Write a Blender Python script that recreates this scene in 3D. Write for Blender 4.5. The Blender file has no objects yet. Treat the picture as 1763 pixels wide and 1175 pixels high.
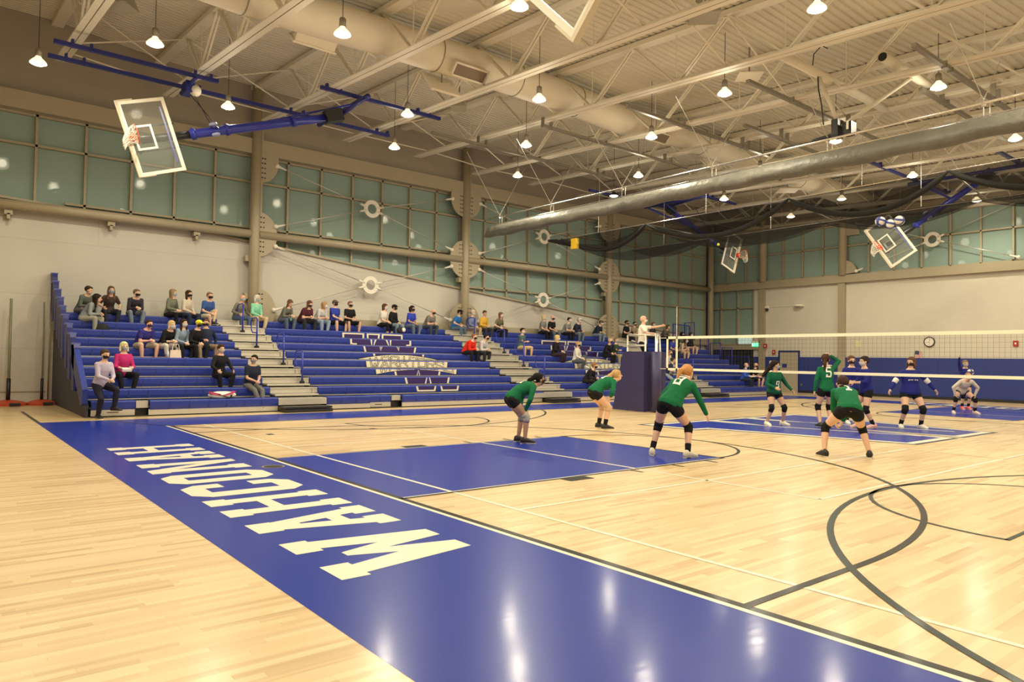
import bpy, math, random
from math import sin, cos, pi, radians, sqrt, atan2, floor
from mathutils import Vector, Matrix
from mathutils.geometry import tessellate_polygon
SC = bpy.context.scene; COL = SC.collection
V = Vector
random.seed(7)
# ------------------------------------------------------------------ camera
YAW, PITCH, ROLL = radians(50.90444), radians(1.47647), radians(0.89396)
CAM = V((-3.9175, -8.5236, 1.5031))
fw = V((cos(YAW)*cos(PITCH), sin(YAW)*cos(PITCH), sin(PITCH)))
rt0 = V((sin(YAW), -cos(YAW), 0)); up0 = rt0.cross(fw)
rt = rt0*cos(ROLL) + up0*sin(ROLL); up = up0*cos(ROLL) - rt0*sin(ROLL)
cd = bpy.data.cameras.new('camera'); cam = bpy.data.objects.new('camera', cd); COL.objects.link(cam)
cd.sensor_width = 36; cd.lens = 36*1231.484/1763; cd.clip_end = 200; cd.clip_start = .05
cam.matrix_world = Matrix(((rt.x, up.x, -fw.x, CAM.x), (rt.y, up.y, -fw.y, CAM.y), (rt.z, up.z, -fw.z, CAM.z), (0, 0, 0, 1)))
SC.camera = cam
# ------------------------------------------------------------------ world, exposure
SC.view_settings.view_transform = 'Standard'; SC.view_settings.look = 'None'
SC.view_settings.gamma = 1; SC.view_settings.use_curve_mapping = False
SC.view_settings.exposure = -0.2
w = bpy.data.worlds.new('night'); SC.world = w; w.use_nodes = True
w.node_tree.nodes['Background'].inputs[0].default_value = (.02, .022, .03, 1)
w.node_tree.nodes['Background'].inputs[1].default_value = .3
LAMP_W = 440.0; LAMP_COL = (1.0, .90, .665)
SC.cycles.max_bounces = 8; SC.cycles.diffuse_bounces = 5; SC.cycles.transparent_max_bounces = 24
SC.cycles.sample_clamp_indirect = 6
# ------------------------------------------------------------------ materials
MATS = {}
def mat(name, col, rough=.6, metal=0., coat=0., coatr=.1, spec=.5, emit=None, es=1., bump=0., bscale=60., var=0., bd=.01):
    if name in MATS: return MATS[name]
    m = bpy.data.materials.new(name); m.use_nodes = True; nt = m.node_tree; b = nt.nodes['Principled BSDF']
    b.inputs['Base Color'].default_value = (*col, 1); b.inputs['Roughness'].default_value = rough
    b.inputs['Metallic'].default_value = metal; b.inputs['Coat Weight'].default_value = coat
    b.inputs['Coat Roughness'].default_value = coatr; b.inputs['Specular IOR Level'].default_value = spec
    if emit: b.inputs['Emission Color'].default_value = (*emit, 1); b.inputs['Emission Strength'].default_value = es
    if bump or var:
        tc = nt.nodes.new('ShaderNodeTexCoord'); n = nt.nodes.new('ShaderNodeTexNoise'); n.inputs['Scale'].default_value = bscale
        n.inputs['Detail'].default_value = 4
        nt.links.new(tc.outputs['Object'], n.inputs['Vector'])
        if bump:
            bp = nt.nodes.new('ShaderNodeBump'); bp.inputs['Strength'].default_value = bump; bp.inputs['Distance'].default_value = bd
            nt.links.new(n.outputs['Fac'], bp.inputs['Height']); nt.links.new(bp.outputs[0], b.inputs['Normal'])
        if var:
            r = nt.nodes.new('ShaderNodeMixRGB'); r.inputs[1].default_value = (*[c*(1-var) for c in col], 1); r.inputs[2].default_value = (*[min(1, c*(1+var)) for c in col], 1)
            nt.links.new(n.outputs['Fac'], r.inputs[0]); nt.links.new(r.outputs[0], b.inputs['Base Color'])
    MATS[name] = m; return m
def cloth(c, k=1.):
    return mat('cloth_%02x%02x%02x' % tuple(int(x*255) for x in c), c, .85, bump=.55, bscale=7, var=.12, spec=.2, bd=.05)
def skin(c): return mat('skin_%02x%02x' % (int(c[0]*255), int(c[1]*255)), c, .5, bump=.05, bscale=90)
def hairm(c): return mat('hair_%02x%02x%02x' % tuple(int(x*255) for x in c), c, .75, bump=.8, bscale=45, var=.45, spec=.15, bd=.02)
# ------------------------------------------------------------------ mesh builder
def wm(o):
    m = o.matrix_basis.copy()
    while o.parent: o = o.parent; m = o.matrix_basis @ m
    return m
def basis(d, hint=V((0, 0, 1))):
    d = d.normalized()
    if abs(d.dot(hint)) > .98: hint = V((0, 1, 0)) if abs(d.y) < .9 else V((1, 0, 0))
    s = hint.cross(d).normalized(); return s, d.cross(s).normalized()
class MB:
    def __init__(s): s.v = []; s.f = []; s.m = []; s.ci = 0
    def add(s, vs, fs):
        o = len(s.v); s.v += [tuple(x) for x in vs]
        for f in fs: s.f.append(tuple(i+o for i in f)); s.m.append(s.ci)
    def box(s, c, d, R=None):
        c = V(c); x, y, z = d[0]/2, d[1]/2, d[2]/2
        vs = [V((a, b, e)) for a in (-x, x) for b in (-y, y) for e in (-z, z)]
        if R is not None: vs = [R @ q for q in vs]
        s.add([q+c for q in vs], [(0, 1, 3, 2), (4, 6, 7, 5), (0, 4, 5, 1), (2, 3, 7, 6), (0, 2, 6, 4), (1, 5, 7, 3)]); return s
    def bx(s, x0, x1, y0, y1, z0, z1): return s.box(((x0+x1)/2, (y0+y1)/2, (z0+z1)/2), (abs(x1-x0), abs(y1-y0), abs(z1-z0)))
    def bar(s, a, b, w, h, hint=V((0, 0, 1))):
        a, b = V(a), V(b); d = b-a; u, t = basis(d, hint); R = Matrix((u, t, d.normalized())).transposed()
        return s.box((a+b)/2, (w, h, d.length), R)
    def loft(s, rings, closed=True):
        n = len(rings[0]); vs = [p for r in rings for p in r]; fs = []
        for i in range(len(rings)-1):
            for j in range(n): k = (j+1) % n; fs.append((i*n+j, i*n+k, (i+1)*n+k, (i+1)*n+j))
        if closed: fs.append(tuple(range(n))[::-1]); L = (len(rings)-1)*n; fs.append(tuple(L+j for j in range(n)))
        s.add(vs, fs); return s
    def tube(s, pts, r, n=8, closed=True):
        pts = [V(p) for p in pts]; rings = []; N = len(pts); rr = r if isinstance(r, (list, tuple)) else [r]*N
        hint = V((0, 0, 1)); u = None
        for i, p in enumerate(pts):
            d = (pts[min(i+1, N-1)]-pts[max(i-1, 0)])
            if u is None: u, t = basis(d, hint)
            else:
                dn = d.normalized(); u = (u-dn*u.dot(dn)).normalized(); t = dn.cross(u)
            rings.append([p+(u*cos(2*pi*j/n)+t*sin(2*pi*j/n))*rr[i] for j in range(n)])
        return s.loft(rings, closed)
    def limb(s, a, b, ra, rb, n=10, mid=None):
        a, b = V(a), V(b); d = b-a; L = d.length; dn = d/L if L > 1e-6 else V((0, 0, 1)); u, t = basis(dn); P = []
        for q in (-.95, -.7, -.35): P.append((a+dn*ra*q, ra*sqrt(1-q*q)))
        P.append((a, ra))
        if mid: P.append((a+d*mid[0], mid[1]))
        P.append((b, rb))
        for q in (.35, .7, .95): P.append((b+dn*rb*q, rb*sqrt(1-q*q)))
        return s.loft([[p+(u*cos(2*pi*j/n)+t*sin(2*pi*j/n))*r for j in range(n)] for p, r in P])
    def ell(s, c, r, R=None, n=14, m=9):
        c = V(c); rings = []
        for i in range(1, m):
            a = pi*i/m; q = [V((r[0]*sin(a)*cos(2*pi*j/n), r[1]*sin(a)*sin(2*pi*j/n), -r[2]*cos(a))) for j in range(n)]
            rings.append([(R @ x if R is not None else x)+c for x in q])
        return s.loft(rings)
    def poly(s, pts, holes=()):
        loops = [[V(p) for p in pts]]+[[V(p) for p in h] for h in holes]; flat = [p for l in loops for p in l]
        s.add(flat, [tuple(t) for t in tessellate_polygon(loops)]); return s
    def prism(s, pts, f0, f1):
        n = len(pts); a = [f0(p) for p in pts]; b = [f1(p) for p in pts]; tri = tessellate_polygon([[V((p[0], p[1], 0)) for p in pts]])
        s.add(a+b, [tuple(t) for t in tri]+[tuple(i+n for i in t)[::-1] for t in tri]+[(i, (i+1) % n, n+(i+1) % n, n+i) for i in range(n)]); return s
    def lathe(s, c, prof, n=20, axis=V((0, 0, 1)), closed=False):
        c = V(c); u, t = basis(axis); ax = axis.normalized()
        return s.loft([[c+ax*z+(u*cos(2*pi*j/n)+t*sin(2*pi*j/n))*r for j in range(n)] for r, z in prof], closed)
    def build(s, name, m, parent=None, smooth=False, local=False, mods=None):
        me = bpy.data.meshes.new(name); vs = s.v
        if parent and not local:
            Mi = wm(parent).inverted(); vs = [tuple(Mi @ V(p)) for p in vs]
        me.from_pydata(vs, [], s.f); me.update()
        for x in (m if isinstance(m, (list, tuple)) else [m]): me.materials.append(x)
        if any(s.m): me.polygons.foreach_set('material_index', s.m)
        if smooth: me.polygons.foreach_set('use_smooth', [True]*len(me.polygons))
        o = bpy.data.objects.new(name, me); COL.objects.link(o)
        if parent: o.parent = parent
        if mods:
            r = o.modifiers.new('Remesh', 'REMESH'); r.mode = 'VOXEL'; r.voxel_size = mods; r.use_smooth_shade = True
            sm = o.modifiers.new('Smooth', 'SMOOTH'); sm.iterations = 3; sm.factor = .5
        return o
def tag(o, label=None, cat=None, group=None, kind=None):
    if label: o['label'] = label
    if cat: o['category'] = cat
    if group: o['group'] = group
    if kind: o['kind'] = kind
    return o
def empty(name, loc, label=None, cat=None, group=None, rz=0):
    o = bpy.data.objects.new(name, None); COL.objects.link(o); o.location = loc; o.rotation_euler = (0, 0, rz); o.empty_display_size = .1
    return tag(o, label, cat, group)
def struct(o): o['kind'] = 'structure'; return o
def copy_tree(o, parent=None):
    c = o.copy(); COL.objects.link(c)
    if parent: c.parent = parent
    for ch in [x for x in o.children]: copy_tree(ch, c)
    return c
ORD = ['first', 'second', 'third', 'fourth', 'fifth', 'sixth', 'seventh', 'eighth', 'ninth', 'tenth', 'eleventh', 'twelfth', 'thirteenth', 'fourteenth', 'fifteenth', 'sixteenth']
# ------------------------------------------------------------------ lettering
def seg(a, b, wd, ext=None):
    a, b = V(a), V(b); d = (b-a).normalized(); e = wd/2 if ext is None else ext; n = V((-d.y, d.x))*wd/2; a = a-d*e; b = b+d*e
    return [a+n, b+n, b-n, a-n]
STROKE = {  # polylines on a 4 x 6 cell
 'W': [[(0, 6), (1, 0), (2, 4), (3, 0), (4, 6)]], 'A': [[(0, 0), (2, 6), (4, 0)], [(1, 2), (3, 2)]],
 'R': [[(0, 0), (0, 6), (3.3, 6), (4, 5.3), (4, 3.6), (3.3, 3), (0, 3)], [(2, 3), (4, 0)]], 'I': [[(2, 0), (2, 6)]],
 'O': [[(0, 0), (0, 6), (4, 6), (4, 0), (0, 0)]], 'S': [[(4, 4.8), (4, 6), (0, 6), (0, 3.4), (4, 2.6), (4, 0), (0, 0), (0, 1.2)]],
 '0': [[(0, .6), (0, 5.4), (.6, 6), (3.4, 6), (4, 5.4), (4, .6), (3.4, 0), (.6, 0), (0, .6)]],
 '1': [[(.8, 4.8), (2, 6), (2, 0)], [(.8, 0), (3.2, 0)]], '3': [[(0, 5), (0, 6), (4, 6), (4, 3), (1.2, 3)], [(4, 3), (4, 0), (0, 0), (0, 1)]],
 '5': [[(4, 6), (0, 6), (0, 3.4), (3.4, 3.4), (4, 2.8), (4, .6), (3.4, 0), (0, 0), (0, 1)]], '8': [[(0, 0), (0, 6), (4, 6), (4, 0), (0, 0)], [(0, 3), (4, 3)]],
 '9': [[(0, 0), (4, 0), (4, 6), (0, 6), (0, 3), (4, 3)]],
 'H': [[(0, 0), (0, 6)], [(4, 0), (4, 6)], [(0, 3), (4, 3)]], 'E': [[(4, 6), (0, 6), (0, 0), (4, 0)], [(0, 3), (3, 3)]], 'X': [[(0, 0), (4, 6)], [(0, 6), (4, 0)]],
 'T': [[(0, 6), (4, 6)], [(2, 6), (2, 0)]], 'N': [[(0, 0), (0, 6), (4, 0), (4, 6)]], 'G': [[(4, 5), (4, 6), (0, 6), (0, 0), (4, 0), (4, 3), (2, 3)]], 'C': [[(4, 5), (4, 6), (0, 6), (0, 0), (4, 0), (4, 1)]],
}
def strokes(txt, x, y, h, wd, gap=1.9, asp=1.):
    out = []; s = h/6
    for ch in txt:
        for pl in STROKE.get(ch, []):
            for a, b in zip(pl, pl[1:]):
                out.append(seg((x+a[0]*s*asp, y+a[1]*s), (x+b[0]*s*asp, y+b[1]*s), wd))
        x += ((4 if ch != 'I' else 4)*asp+gap)*s
    return out
def scan(polys, v0, v1, dv):
    """even-odd per polygon, union of polygons -> rectangles (u0,u1,v0,v1)"""
    out = []; n = max(1, int(round((v1-v0)/dv))); h = (v1-v0)/n
    for i in range(n):
        a = v0+i*h; c = a+h/2; iv = []
        for P in polys:
            xs = []
            for p, q in zip(P, list(P[1:])+[P[0]]):
                if (p[1] <= c) != (q[1] <= c): xs.append(p[0]+(c-p[1])*(q[0]-p[0])/(q[1]-p[1]))
            xs.sort(); iv += list(zip(xs[::2], xs[1::2]))
        iv.sort(); cur = None
        for x0, x1 in iv:
            if cur and x0 <= cur[1]: cur[1] = max(cur[1], x1)
            else:
                if cur: out.append((cur[0], cur[1], a, a+h))
                cur = [x0, x1]
        if cur: out.append((cur[0], cur[1], a, a+h))
    return out
# athletic slab letters, reading width 0..w, height 0..1.23 (same cut as the court lettering)
def slab(ch, w=.92, H=1.23):
    S = .22; t = .26*w/.92
    if ch == 'H':
        return [[(0, 0), (.36*w, 0), (.36*w, S), (.30*w, S), (.30*w, .5*H), (.70*w, .5*H), (.70*w, S), (.64*w, S), (.64*w, 0), (w, 0), (w, S), (.94*w, S), (.94*w, H-S), (w, H-S), (w, H), (.64*w, H), (.64*w, H-S), (.70*w, H-S), (.70*w, .62*H), (.30*w, .62*H), (.30*w, H-S), (.36*w, H-S), (.36*w, H), (0, H), (0, H-S), (.06*w, H-S), (.06*w, S), (0, S)]], []
    if ch == 'W':
        return [[(0, H), (.32*w, H), (.32*w, H-S), (.26*w, H-S), (.36*w, .45*H), (.46*w, H-.32), (.46*w, H-.3), (.56*w, H-.3), (.66*w, .45*H), (.74*w, H-S), (.68*w, H-S), (.68*w, H), (w, H), (w, H-S), (.95*w, H-S), (.80*w, 0), (.60*w, 0), (.51*w, .45*H), (.40*w, 0), (.20*w, 0), (.06*w, H-S), (0, H-S)]], []
    if ch == 'A':
        return [[(0, 0), (.42*w, 0), (.42*w, S), (.34*w, S), (.37*w, .36), (.63*w, .36), (.66*w, S), (.58*w, S), (.58*w, 0), (w, 0), (w, S), (.92*w, S), (.70*w, H-S), (.72*w, H-S), (.72*w, H), (.28*w, H), (.28*w, H-S), (.32*w, H-S), (.08*w, S), (0, S)]], [[(.42*w, .52), (.58*w, .52), (.52*w, .80), (.48*w, .80)]]
    if ch == 'O':
        c = .22*w; return [[(c, 0), (w-c, 0), (w, c), (w, H-c), (w-c, H), (c, H), (0, H-c), (0, c)]], [[(.34*w, .24), (.66*w, .24), (.66*w, H-.24), (.34*w, H-.24)]]
    if ch == 'C':
        c = .22*w; return [[(c, 0), (w-c, 0), (w, c), (w, .45), (.68*w, .45), (.68*w, .24), (.34*w, .24), (.34*w, H-.24), (.68*w, H-.24), (.68*w, H-.45), (w, H-.45), (w, H-c), (w-c, H), (c, H), (0, H-c), (0, c)]], []
    if ch == 'N':
        return [[(0, 0), (.38*w, 0), (.38*w, S), (.30*w, S), (.30*w, .72*H), (.72*w, 0), (.94*w, 0), (.94*w, H-S), (w, H-S), (w, H), (.62*w, H), (.62*w, H-S), (.70*w, H-S), (.70*w, .40*H), (.34*w, H), (0, H), (0, H-S), (.06*w, H-S), (.06*w, S), (0, S)]], []
# ------------------------------------------------------------------ shared materials
WOODL = None
def wood_floor():
    m = bpy.data.materials.new('maple_floor'); m.use_nodes = True; nt = m.node_tree; N = nt.nodes; L = nt.links; b = N['Principled BSDF']
    def mth(op, a, bb=None, c=None):
        n = N.new('ShaderNodeMath'); n.operation = op
        for i, q in enumerate((a, bb, c)):
            if q is None: continue
            if isinstance(q, (int, float)): n.inputs[i].default_value = q
            else: L.new(q, n.inputs[i])
        return n.outputs[0]
    tc = N.new('ShaderNodeTexCoord'); sp = N.new('ShaderNodeSeparateXYZ'); L.new(tc.outputs['Object'], sp.inputs[0])
    def wn(v):
        n = N.new('ShaderNodeTexWhiteNoise'); n.noise_dimensions = '3D'; c = N.new('ShaderNodeCombineXYZ')
        for i, q in enumerate(v):
            if isinstance(q, (int, float)): c.inputs[i].default_value = q
            else: L.new(q, c.inputs[i])
        L.new(c.outputs[0], n.inputs['Vector']); return n.outputs['Value']
    ry = mth('DIVIDE', sp.outputs['Y'], .057); row = mth('FLOOR', ry)
    sh = mth('MULTIPLY', wn((row, 3.1, 0)), 9.0); ln = mth('MULTIPLY_ADD', wn((row, 8.7, 1)), .6, .55)
    px = mth('DIVIDE', mth('ADD', sp.outputs['X'], sh), ln); pl = mth('FLOOR', px)
    rnd = wn((row, pl, 2.0))
    big = N.new('ShaderNodeTexNoise'); big.inputs['Scale'].default_value = 1.0; mp = N.new('ShaderNodeMapping'); mp.inputs['Scale'].default_value = (.8, 22, 1)
    L.new(tc.outputs['Object'], mp.inputs[0]); L.new(mp.outputs[0], big.inputs['Vector']); big.inputs['Detail'].default_value = 5
    v = mth('ADD', mth('MULTIPLY', rnd, .62), mth('MULTIPLY', big.outputs['Fac'], .38))
    cr = N.new('ShaderNodeValToRGB'); L.new(v, cr.inputs[0]); e = cr.color_ramp.elements
    e[0].position = .10; e[0].color = (.46, .29, .125, 1); e[1].position = .85; e[1].color = (.745, .58, .33, 1)
    q = cr.color_ramp.elements.new(.33); q.color = (.625, .45, .228, 1)
    q = cr.color_ramp.elements.new(.6); q.color = (.685, .515, .275, 1)
    fy = mth('FRACT', ry); seam = mth('LESS_THAN', fy, .035); fx = mth('FRACT', px); s2 = mth('LESS_THAN', fx, .004)
    sm = mth('MULTIPLY', mth('MAXIMUM', seam, s2), .22)
    mx = N.new('ShaderNodeMixRGB'); L.new(sm, mx.inputs[0]); L.new(cr.outputs[0], mx.inputs[1]); mx.inputs[2].default_value = (.25, .14, .06, 1)
    L.new(mx.outputs[0], b.inputs['Base Color'])
    b.inputs['Roughness'].default_value = .38; b.inputs['Coat Weight'].default_value = .4
    rn = N.new('ShaderNodeTexNoise'); rn.inputs['Scale'].default_value = .9; L.new(tc.outputs['Object'], rn.inputs['Vector'])
    L.new(mth('MULTIPLY_ADD', rn.outputs['Fac'], .14, .13), b.inputs['Coat Roughness'])
    bn = N.new('ShaderNodeTexNoise'); bn.inputs['Scale'].default_value = 3; bn.inputs['Detail'].default_value = 1; m2 = N.new('ShaderNodeMapping'); m2.inputs['Scale'].default_value = (1, 5, 1)
    L.new(tc.outputs['Object'], m2.inputs[0]); L.new(m2.outputs[0], bn.inputs['Vector'])
    bp = N.new('ShaderNodeBump'); bp.inputs['Strength'].default_value = .25; bp.inputs['Distance'].default_value = .002
    L.new(bn.outputs['Fac'], bp.inputs['Height']); L.new(bp.outputs[0], b.inputs['Normal']); L.new(bp.outputs[0], b.inputs['Coat Normal'])
    return m
def paint(name, col, rough=.32, cr=.1, scuff=True):
    m = mat(name, col, rough, coat=.22, coatr=cr, spec=.12); nt = m.node_tree; b = nt.nodes['Principled BSDF']
    tc = nt.nodes.new('ShaderNodeTexCoord'); mp = nt.nodes.new('ShaderNodeMapping'); mp.inputs['Scale'].default_value = (1.2, 6, 1)
    n = nt.nodes.new('ShaderNodeTexNoise'); n.inputs['Scale'].default_value = 3; n.inputs['Detail'].default_value = 3
    nt.links.new(tc.outputs['Object'], mp.inputs[0]); nt.links.new(mp.outputs[0], n.inputs['Vector'])
    bp = nt.nodes.new('ShaderNodeBump'); bp.inputs['Strength'].default_value = .3; bp.inputs['Distance'].default_value = .002
    nt.links.new(n.outputs['Fac'], bp.inputs['Height']); nt.links.new(bp.outputs[0], b.inputs['Coat Normal'])
    ma = nt.nodes.new('ShaderNodeMath'); ma.operation = 'MULTIPLY_ADD'; ma.inputs[1].default_value = .12; ma.inputs[2].default_value = cr-.03
    nt.links.new(n.outputs['Fac'], ma.inputs[0]); nt.links.new(ma.outputs[0], b.inputs['Coat Roughness'])
    return m
def block_mat(name, col, bw=.41, bh=.2, dark=.8, mortar=.004):
    m = mat(name, col, .75); nt = m.node_tree; b = nt.nodes['Principled BSDF']; tc = nt.nodes.new('ShaderNodeTexCoord')
    mp = nt.nodes.new('ShaderNodeMapping'); mp.inputs['Rotation'].default_value = (pi/2, 0, 0) if name.endswith('xz') else (pi/2, 0, pi/2)
    br = nt.nodes.new('ShaderNodeTexBrick'); br.inputs['Scale'].default_value = 1; br.inputs['Brick Width'].default_value = bw; br.inputs['Row Height'].default_value = bh
    br.inputs['Mortar Size'].default_value = mortar; br.inputs['Color1'].default_value = (*col, 1); br.inputs['Color2'].default_value = (*[c*.97 for c in col], 1); br.inputs['Mortar'].default_value = (*[c*dark for c in col], 1)
    sp = nt.nodes.new('ShaderNodeSeparateXYZ'); cb = nt.nodes.new('ShaderNodeCombineXYZ'); nt.links.new(tc.outputs['Object'], sp.inputs[0])
    nt.links.new(sp.outputs['X' if name.endswith('xz') else 'Y'], cb.inputs[0]); nt.links.new(sp.outputs['Z'], cb.inputs[1])
    nt.links.new(cb.outputs[0], br.inputs['Vector']); nt.links.new(br.outputs['Color'], b.inputs['Base Color']); nt.nodes.remove(mp)
    return m
BLUEP = (.006, .027, .31)
M_wood = wood_floor(); M_blue = paint('blue_floor_paint', BLUEP); M_white = paint('white_floor_paint', (.80, .76, .62)); M_black = paint('black_floor_paint', (.02, .018, .015))
M_navy = paint('navy_floor_paint', (.012, .012, .045)); M_green = paint('dark_green_floor_paint', (.022, .035, .03))
M_tan = mat('tan_painted_steel', (.37, .315, .215), .45, var=.05, bscale=3)
M_tand = mat('tan_window_frame', (.36, .31, .215), .5)
M_upper = mat('taupe_upper_wall', (.33, .29, .235), .8, var=.05, bscale=1.5)
M_wallL = block_mat('painted_wall_xz', (.56, .53, .47), 30, 1.6, .86, .012)
M_wallF = block_mat('painted_block_yz', (.62, .575, .475), .41, .2, .93, .003)
M_pad = mat('blue_wall_pad', (.018, .036, .21), .6, bump=.05, bscale=5)
M_rubber = mat('black_rubber', (.015, .014, .013), .6)
M_deck = mat('off_white_roof_deck', (.60, .55, .44), .65, var=.04, bscale=2)
M_ceil = mat('off_white_roof_steel', (.70, .64, .52), .55)
M_pane = mat('frosted_green_pane', (.27, .37, .33), .7, coat=.16, coatr=.0, var=.06, bscale=.8, spec=.1)
M_steel = mat('galvanised_steel', (.30, .27, .22), .45, metal=.7)
M_alu = mat('brushed_aluminium', (.60, .57, .50), .38, metal=.55, var=.06, bscale=6)
M_chrome = mat('bright_steel', (.75, .72, .66), .25, metal=.9)
M_bluesteel = mat('blue_painted_steel', (.025, .035, .33), .35)
M_bluedark = mat('dark_blue_painted_steel', (.015, .02, .16), .4)
M_seat = mat('blue_plastic_seat', (.014, .034, .28), .45, coat=.15, coatr=.3)
M_seatn = mat('navy_plastic_seat', (.03, .012, .11), .45)
M_cream = mat('cream_plastic_seat', (.74, .68, .52), .45)
M_ink = mat('black_ink', (.01, .01, .012), .5)
M_bright = mat('white_enamel', (.80, .75, .64), .4)
M_hoop = mat('orange_hoop_paint', (.80, .09, .02), .4)
M_cord = mat('white_net_cord', (.80, .76, .66), .7)
M_orange = mat('orange_red_base', (.50, .07, .02), .5, var=.15, bscale=4)
M_dark = mat('black_metal', (.015, .015, .018), .4)
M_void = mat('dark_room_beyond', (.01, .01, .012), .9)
M_green_l = mat('exit_sign_face', (.02, .4, .12), .5, emit=(.05, 1., .3), es=2.)
M_grille = mat('grey_brown_grille', (.20, .15, .11), .6)
YW, XF = 16.6, 31.4
X0, Y0 = -13.0, -20.0
# ------------------------------------------------------------------ floor and its paint
fl = MB().bx(X0, XF+.3, Y0, YW+.3, -.2, 0).build('floor', M_wood); struct(fl)
def flat(polys, name, m, z, holes=None):
    b = MB()
    for i, p in enumerate(polys):
        h = holes[i] if holes else ()
        b.poly([(x, y, z) for x, y in p], [[(x, y, z) for x, y in q] for q in h])
    me = b
    # make every triangle face up
    fs = []
    for f in me.f:
        a, c, d = (V(me.v[i]) for i in f[:3])
        fs.append(f if (c-a).cross(d-a).z > 0 else f[::-1])
    me.f = fs
    return b.build(name, m, fl)
def R(x0, x1, y0, y1): return [(x0, y0), (x1, y0), (x1, y1), (x0, y1)]
def arc(cx, cy, r, a0, a1, wd, n=48):
    o = []
    for i in range(n):
        t0 = radians(a0+(a1-a0)*i/n); t1 = radians(a0+(a1-a0)*(i+1)/n)
        o.append([(cx+(r-wd)*cos(t0), cy+(r-wd)*sin(t0)), (cx+r*cos(t0), cy+r*sin(t0)), (cx+r*cos(t1), cy+r*sin(t1)), (cx+(r-wd)*cos(t1), cy+(r-wd)*sin(t1))])
    return o
XE = 25.6
flat([R(-2.13, -.06, -9.6, 9.62), R(XE+.06, XE+2.1, -9.6, 9.62), R(-.06, XE+.06, 7.72, 9.62), R(-.06, XE+.06, -9.6, -7.72)], 'painted_border', M_blue, .001)
flat([R(0, 5.79, -1.83, 1.83)], 'painted_key', M_blue, .001); flat([R(XE-5.79, XE, -1.83, 1.83)], 'painted_key', M_blue, .001)
W5 = .05
# thin pale edge, then black end line and side line
flat([R(-.06, -.01, -7.72, 7.72), R(XE+.01, XE+.06, -7.72, 7.72), R(-.01, 5.79, 1.8, 1.83), R(-.01, 5.79, -1.83, -1.80)], 'pale_edge_line', M_white, .002)
flat([R(-.01, W5+.01, -7.67, 7.67), R(XE-W5-.01, XE+.01, -7.67, 7.67), R(0, XE, 7.62, 7.67), R(0, XE, -7.67, -7.62),
      R(0, 5.84, 1.83, 1.86), R(0, 5.84, -1.88, -1.83), R(5.79, 5.84, -1.88, 1.88), R(XE-5.84, XE, -1.88, -1.83), R(XE-5.84, XE, 1.83, 1.86), R(XE-5.84, XE-5.79, -1.88, 1.88),
      R(-2.13, -2.06, 9.62, 13.2)]+arc(5.79, 0, 1.83, -90, 90, W5)+arc(XE-5.79, 0, 1.83, 90, 270, W5), 'black_court_line', M_black, .003)
a3 = math.degrees(math.acos(0))
for bx, s in ((1.6, 1), (XE-1.6, -1)):
    A = arc(bx, 0, 6.02, *((-90, 90) if s > 0 else (90, 270)), .06, 80)
    x0, x1 = (0, 1.6) if s > 0 else (XE-1.6, XE)
    flat(A+[R(x0, x1, 5.96, 6.02), R(x0, x1, -6.02, -5.96)], 'three_point_line', M_black, .0035)
CX = 5.2
for cx in (CX, XE-CX):
    for s in (1, -1):
        cy = -10.62*s; A = arc(cx, cy, 6.02, *((12, 168) if s > 0 else (-168, -12)), .06, 70)
        F = arc(cx, -6.4*s, 1.83, *((0, 180) if s > 0 else (-180, 0)), .045, 40)
        lim = lambda P: [p for p in P if all(abs(q[1]) < 9.55 for q in p)]
        flat(lim(A)+lim(F)+[R(cx-1.83, cx+1.83, *sorted((-6.42*s, -6.38*s)))], 'cross_court_line', M_green, .004)
# white volleyball lines
flat([R(.66, .71, -9, 7.62), R(.71, 3.8, 2.975, 3.025), R(.71, 9.8, -3.025, -2.975),
      R(3.78, 3.83, -4.5, 4.5), R(3.8, 21.8, -4.52, -4.47), R(3.8, 21.8, 4.47, 4.52), R(9.77, 9.82, -4.5, 4.5), R(15.77, 15.82, -4.5, 4.5), R(21.77, 21.82, -4.5, 4.5),
      R(12.78, 12.82, -4.5, 4.5), R(24.89, 24.94, -9, 7.62)], 'white_court_line', M_white, .0022)
flat([R(x, x+.42, y0, y1) for x in (2.3, XE-2.72) for y0, y1 in ((-2.08, -1.88), (1.88, 2.08))]+[R(x, x+.05, y0, y1) for x in (3.6, 4.5, 5.3) for y0, y1 in ((-2.1, -1.88), (1.88, 2.1))]+
     [R(x, x+.12, y0, y1) for x in (3.3, 1.1) for y0, y1 in ((4.9, 5.1),)], 'lane_mark', M_black, .003)
b = MB().lathe((.02-1.0, 1.0, .001), [(.001, .004), (.12, .004), (.14, .001)], 24)
flat([[(-.27+.15*cos(t*pi/12), 1.05+.15*sin(t*pi/12)) for t in range(24)]], 'floor_plate', M_chrome, .0028)
flat([[(-.27+.125*cos(t*pi/12), 1.05+.125*sin(t*pi/12)) for t in range(24)]], 'floor_plate_lid', M_ink, .0034)
# school name along the end line, letters read towards the bleachers
NAME = [('W', -4.06, -2.93), ('A', -2.74, -1.9), ('H', -1.76, -.85), ('C', -.67, .12), ('O', .27, .98), ('N', 1.21, 2.14), ('A', 2.32, 3.14), ('H', 3.31, 4.25)]
for ch, y0, y1 in NAME:
    P, Hh = slab(ch, y1-y0)
    g = lambda p: (-.50-p[1], y0+p[0])
    flat([[g(p) for p in P[0]]], 'painted_letter', M_white, .003, [[[g(p) for p in h] for h in Hh]])
    g = lambda p: (XE+.50+p[1], -y0-p[0])
    flat([[g(p) for p in P[0]]], 'painted_letter', M_white, .003, [[[g(p) for p in h] for h in Hh]])
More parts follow.
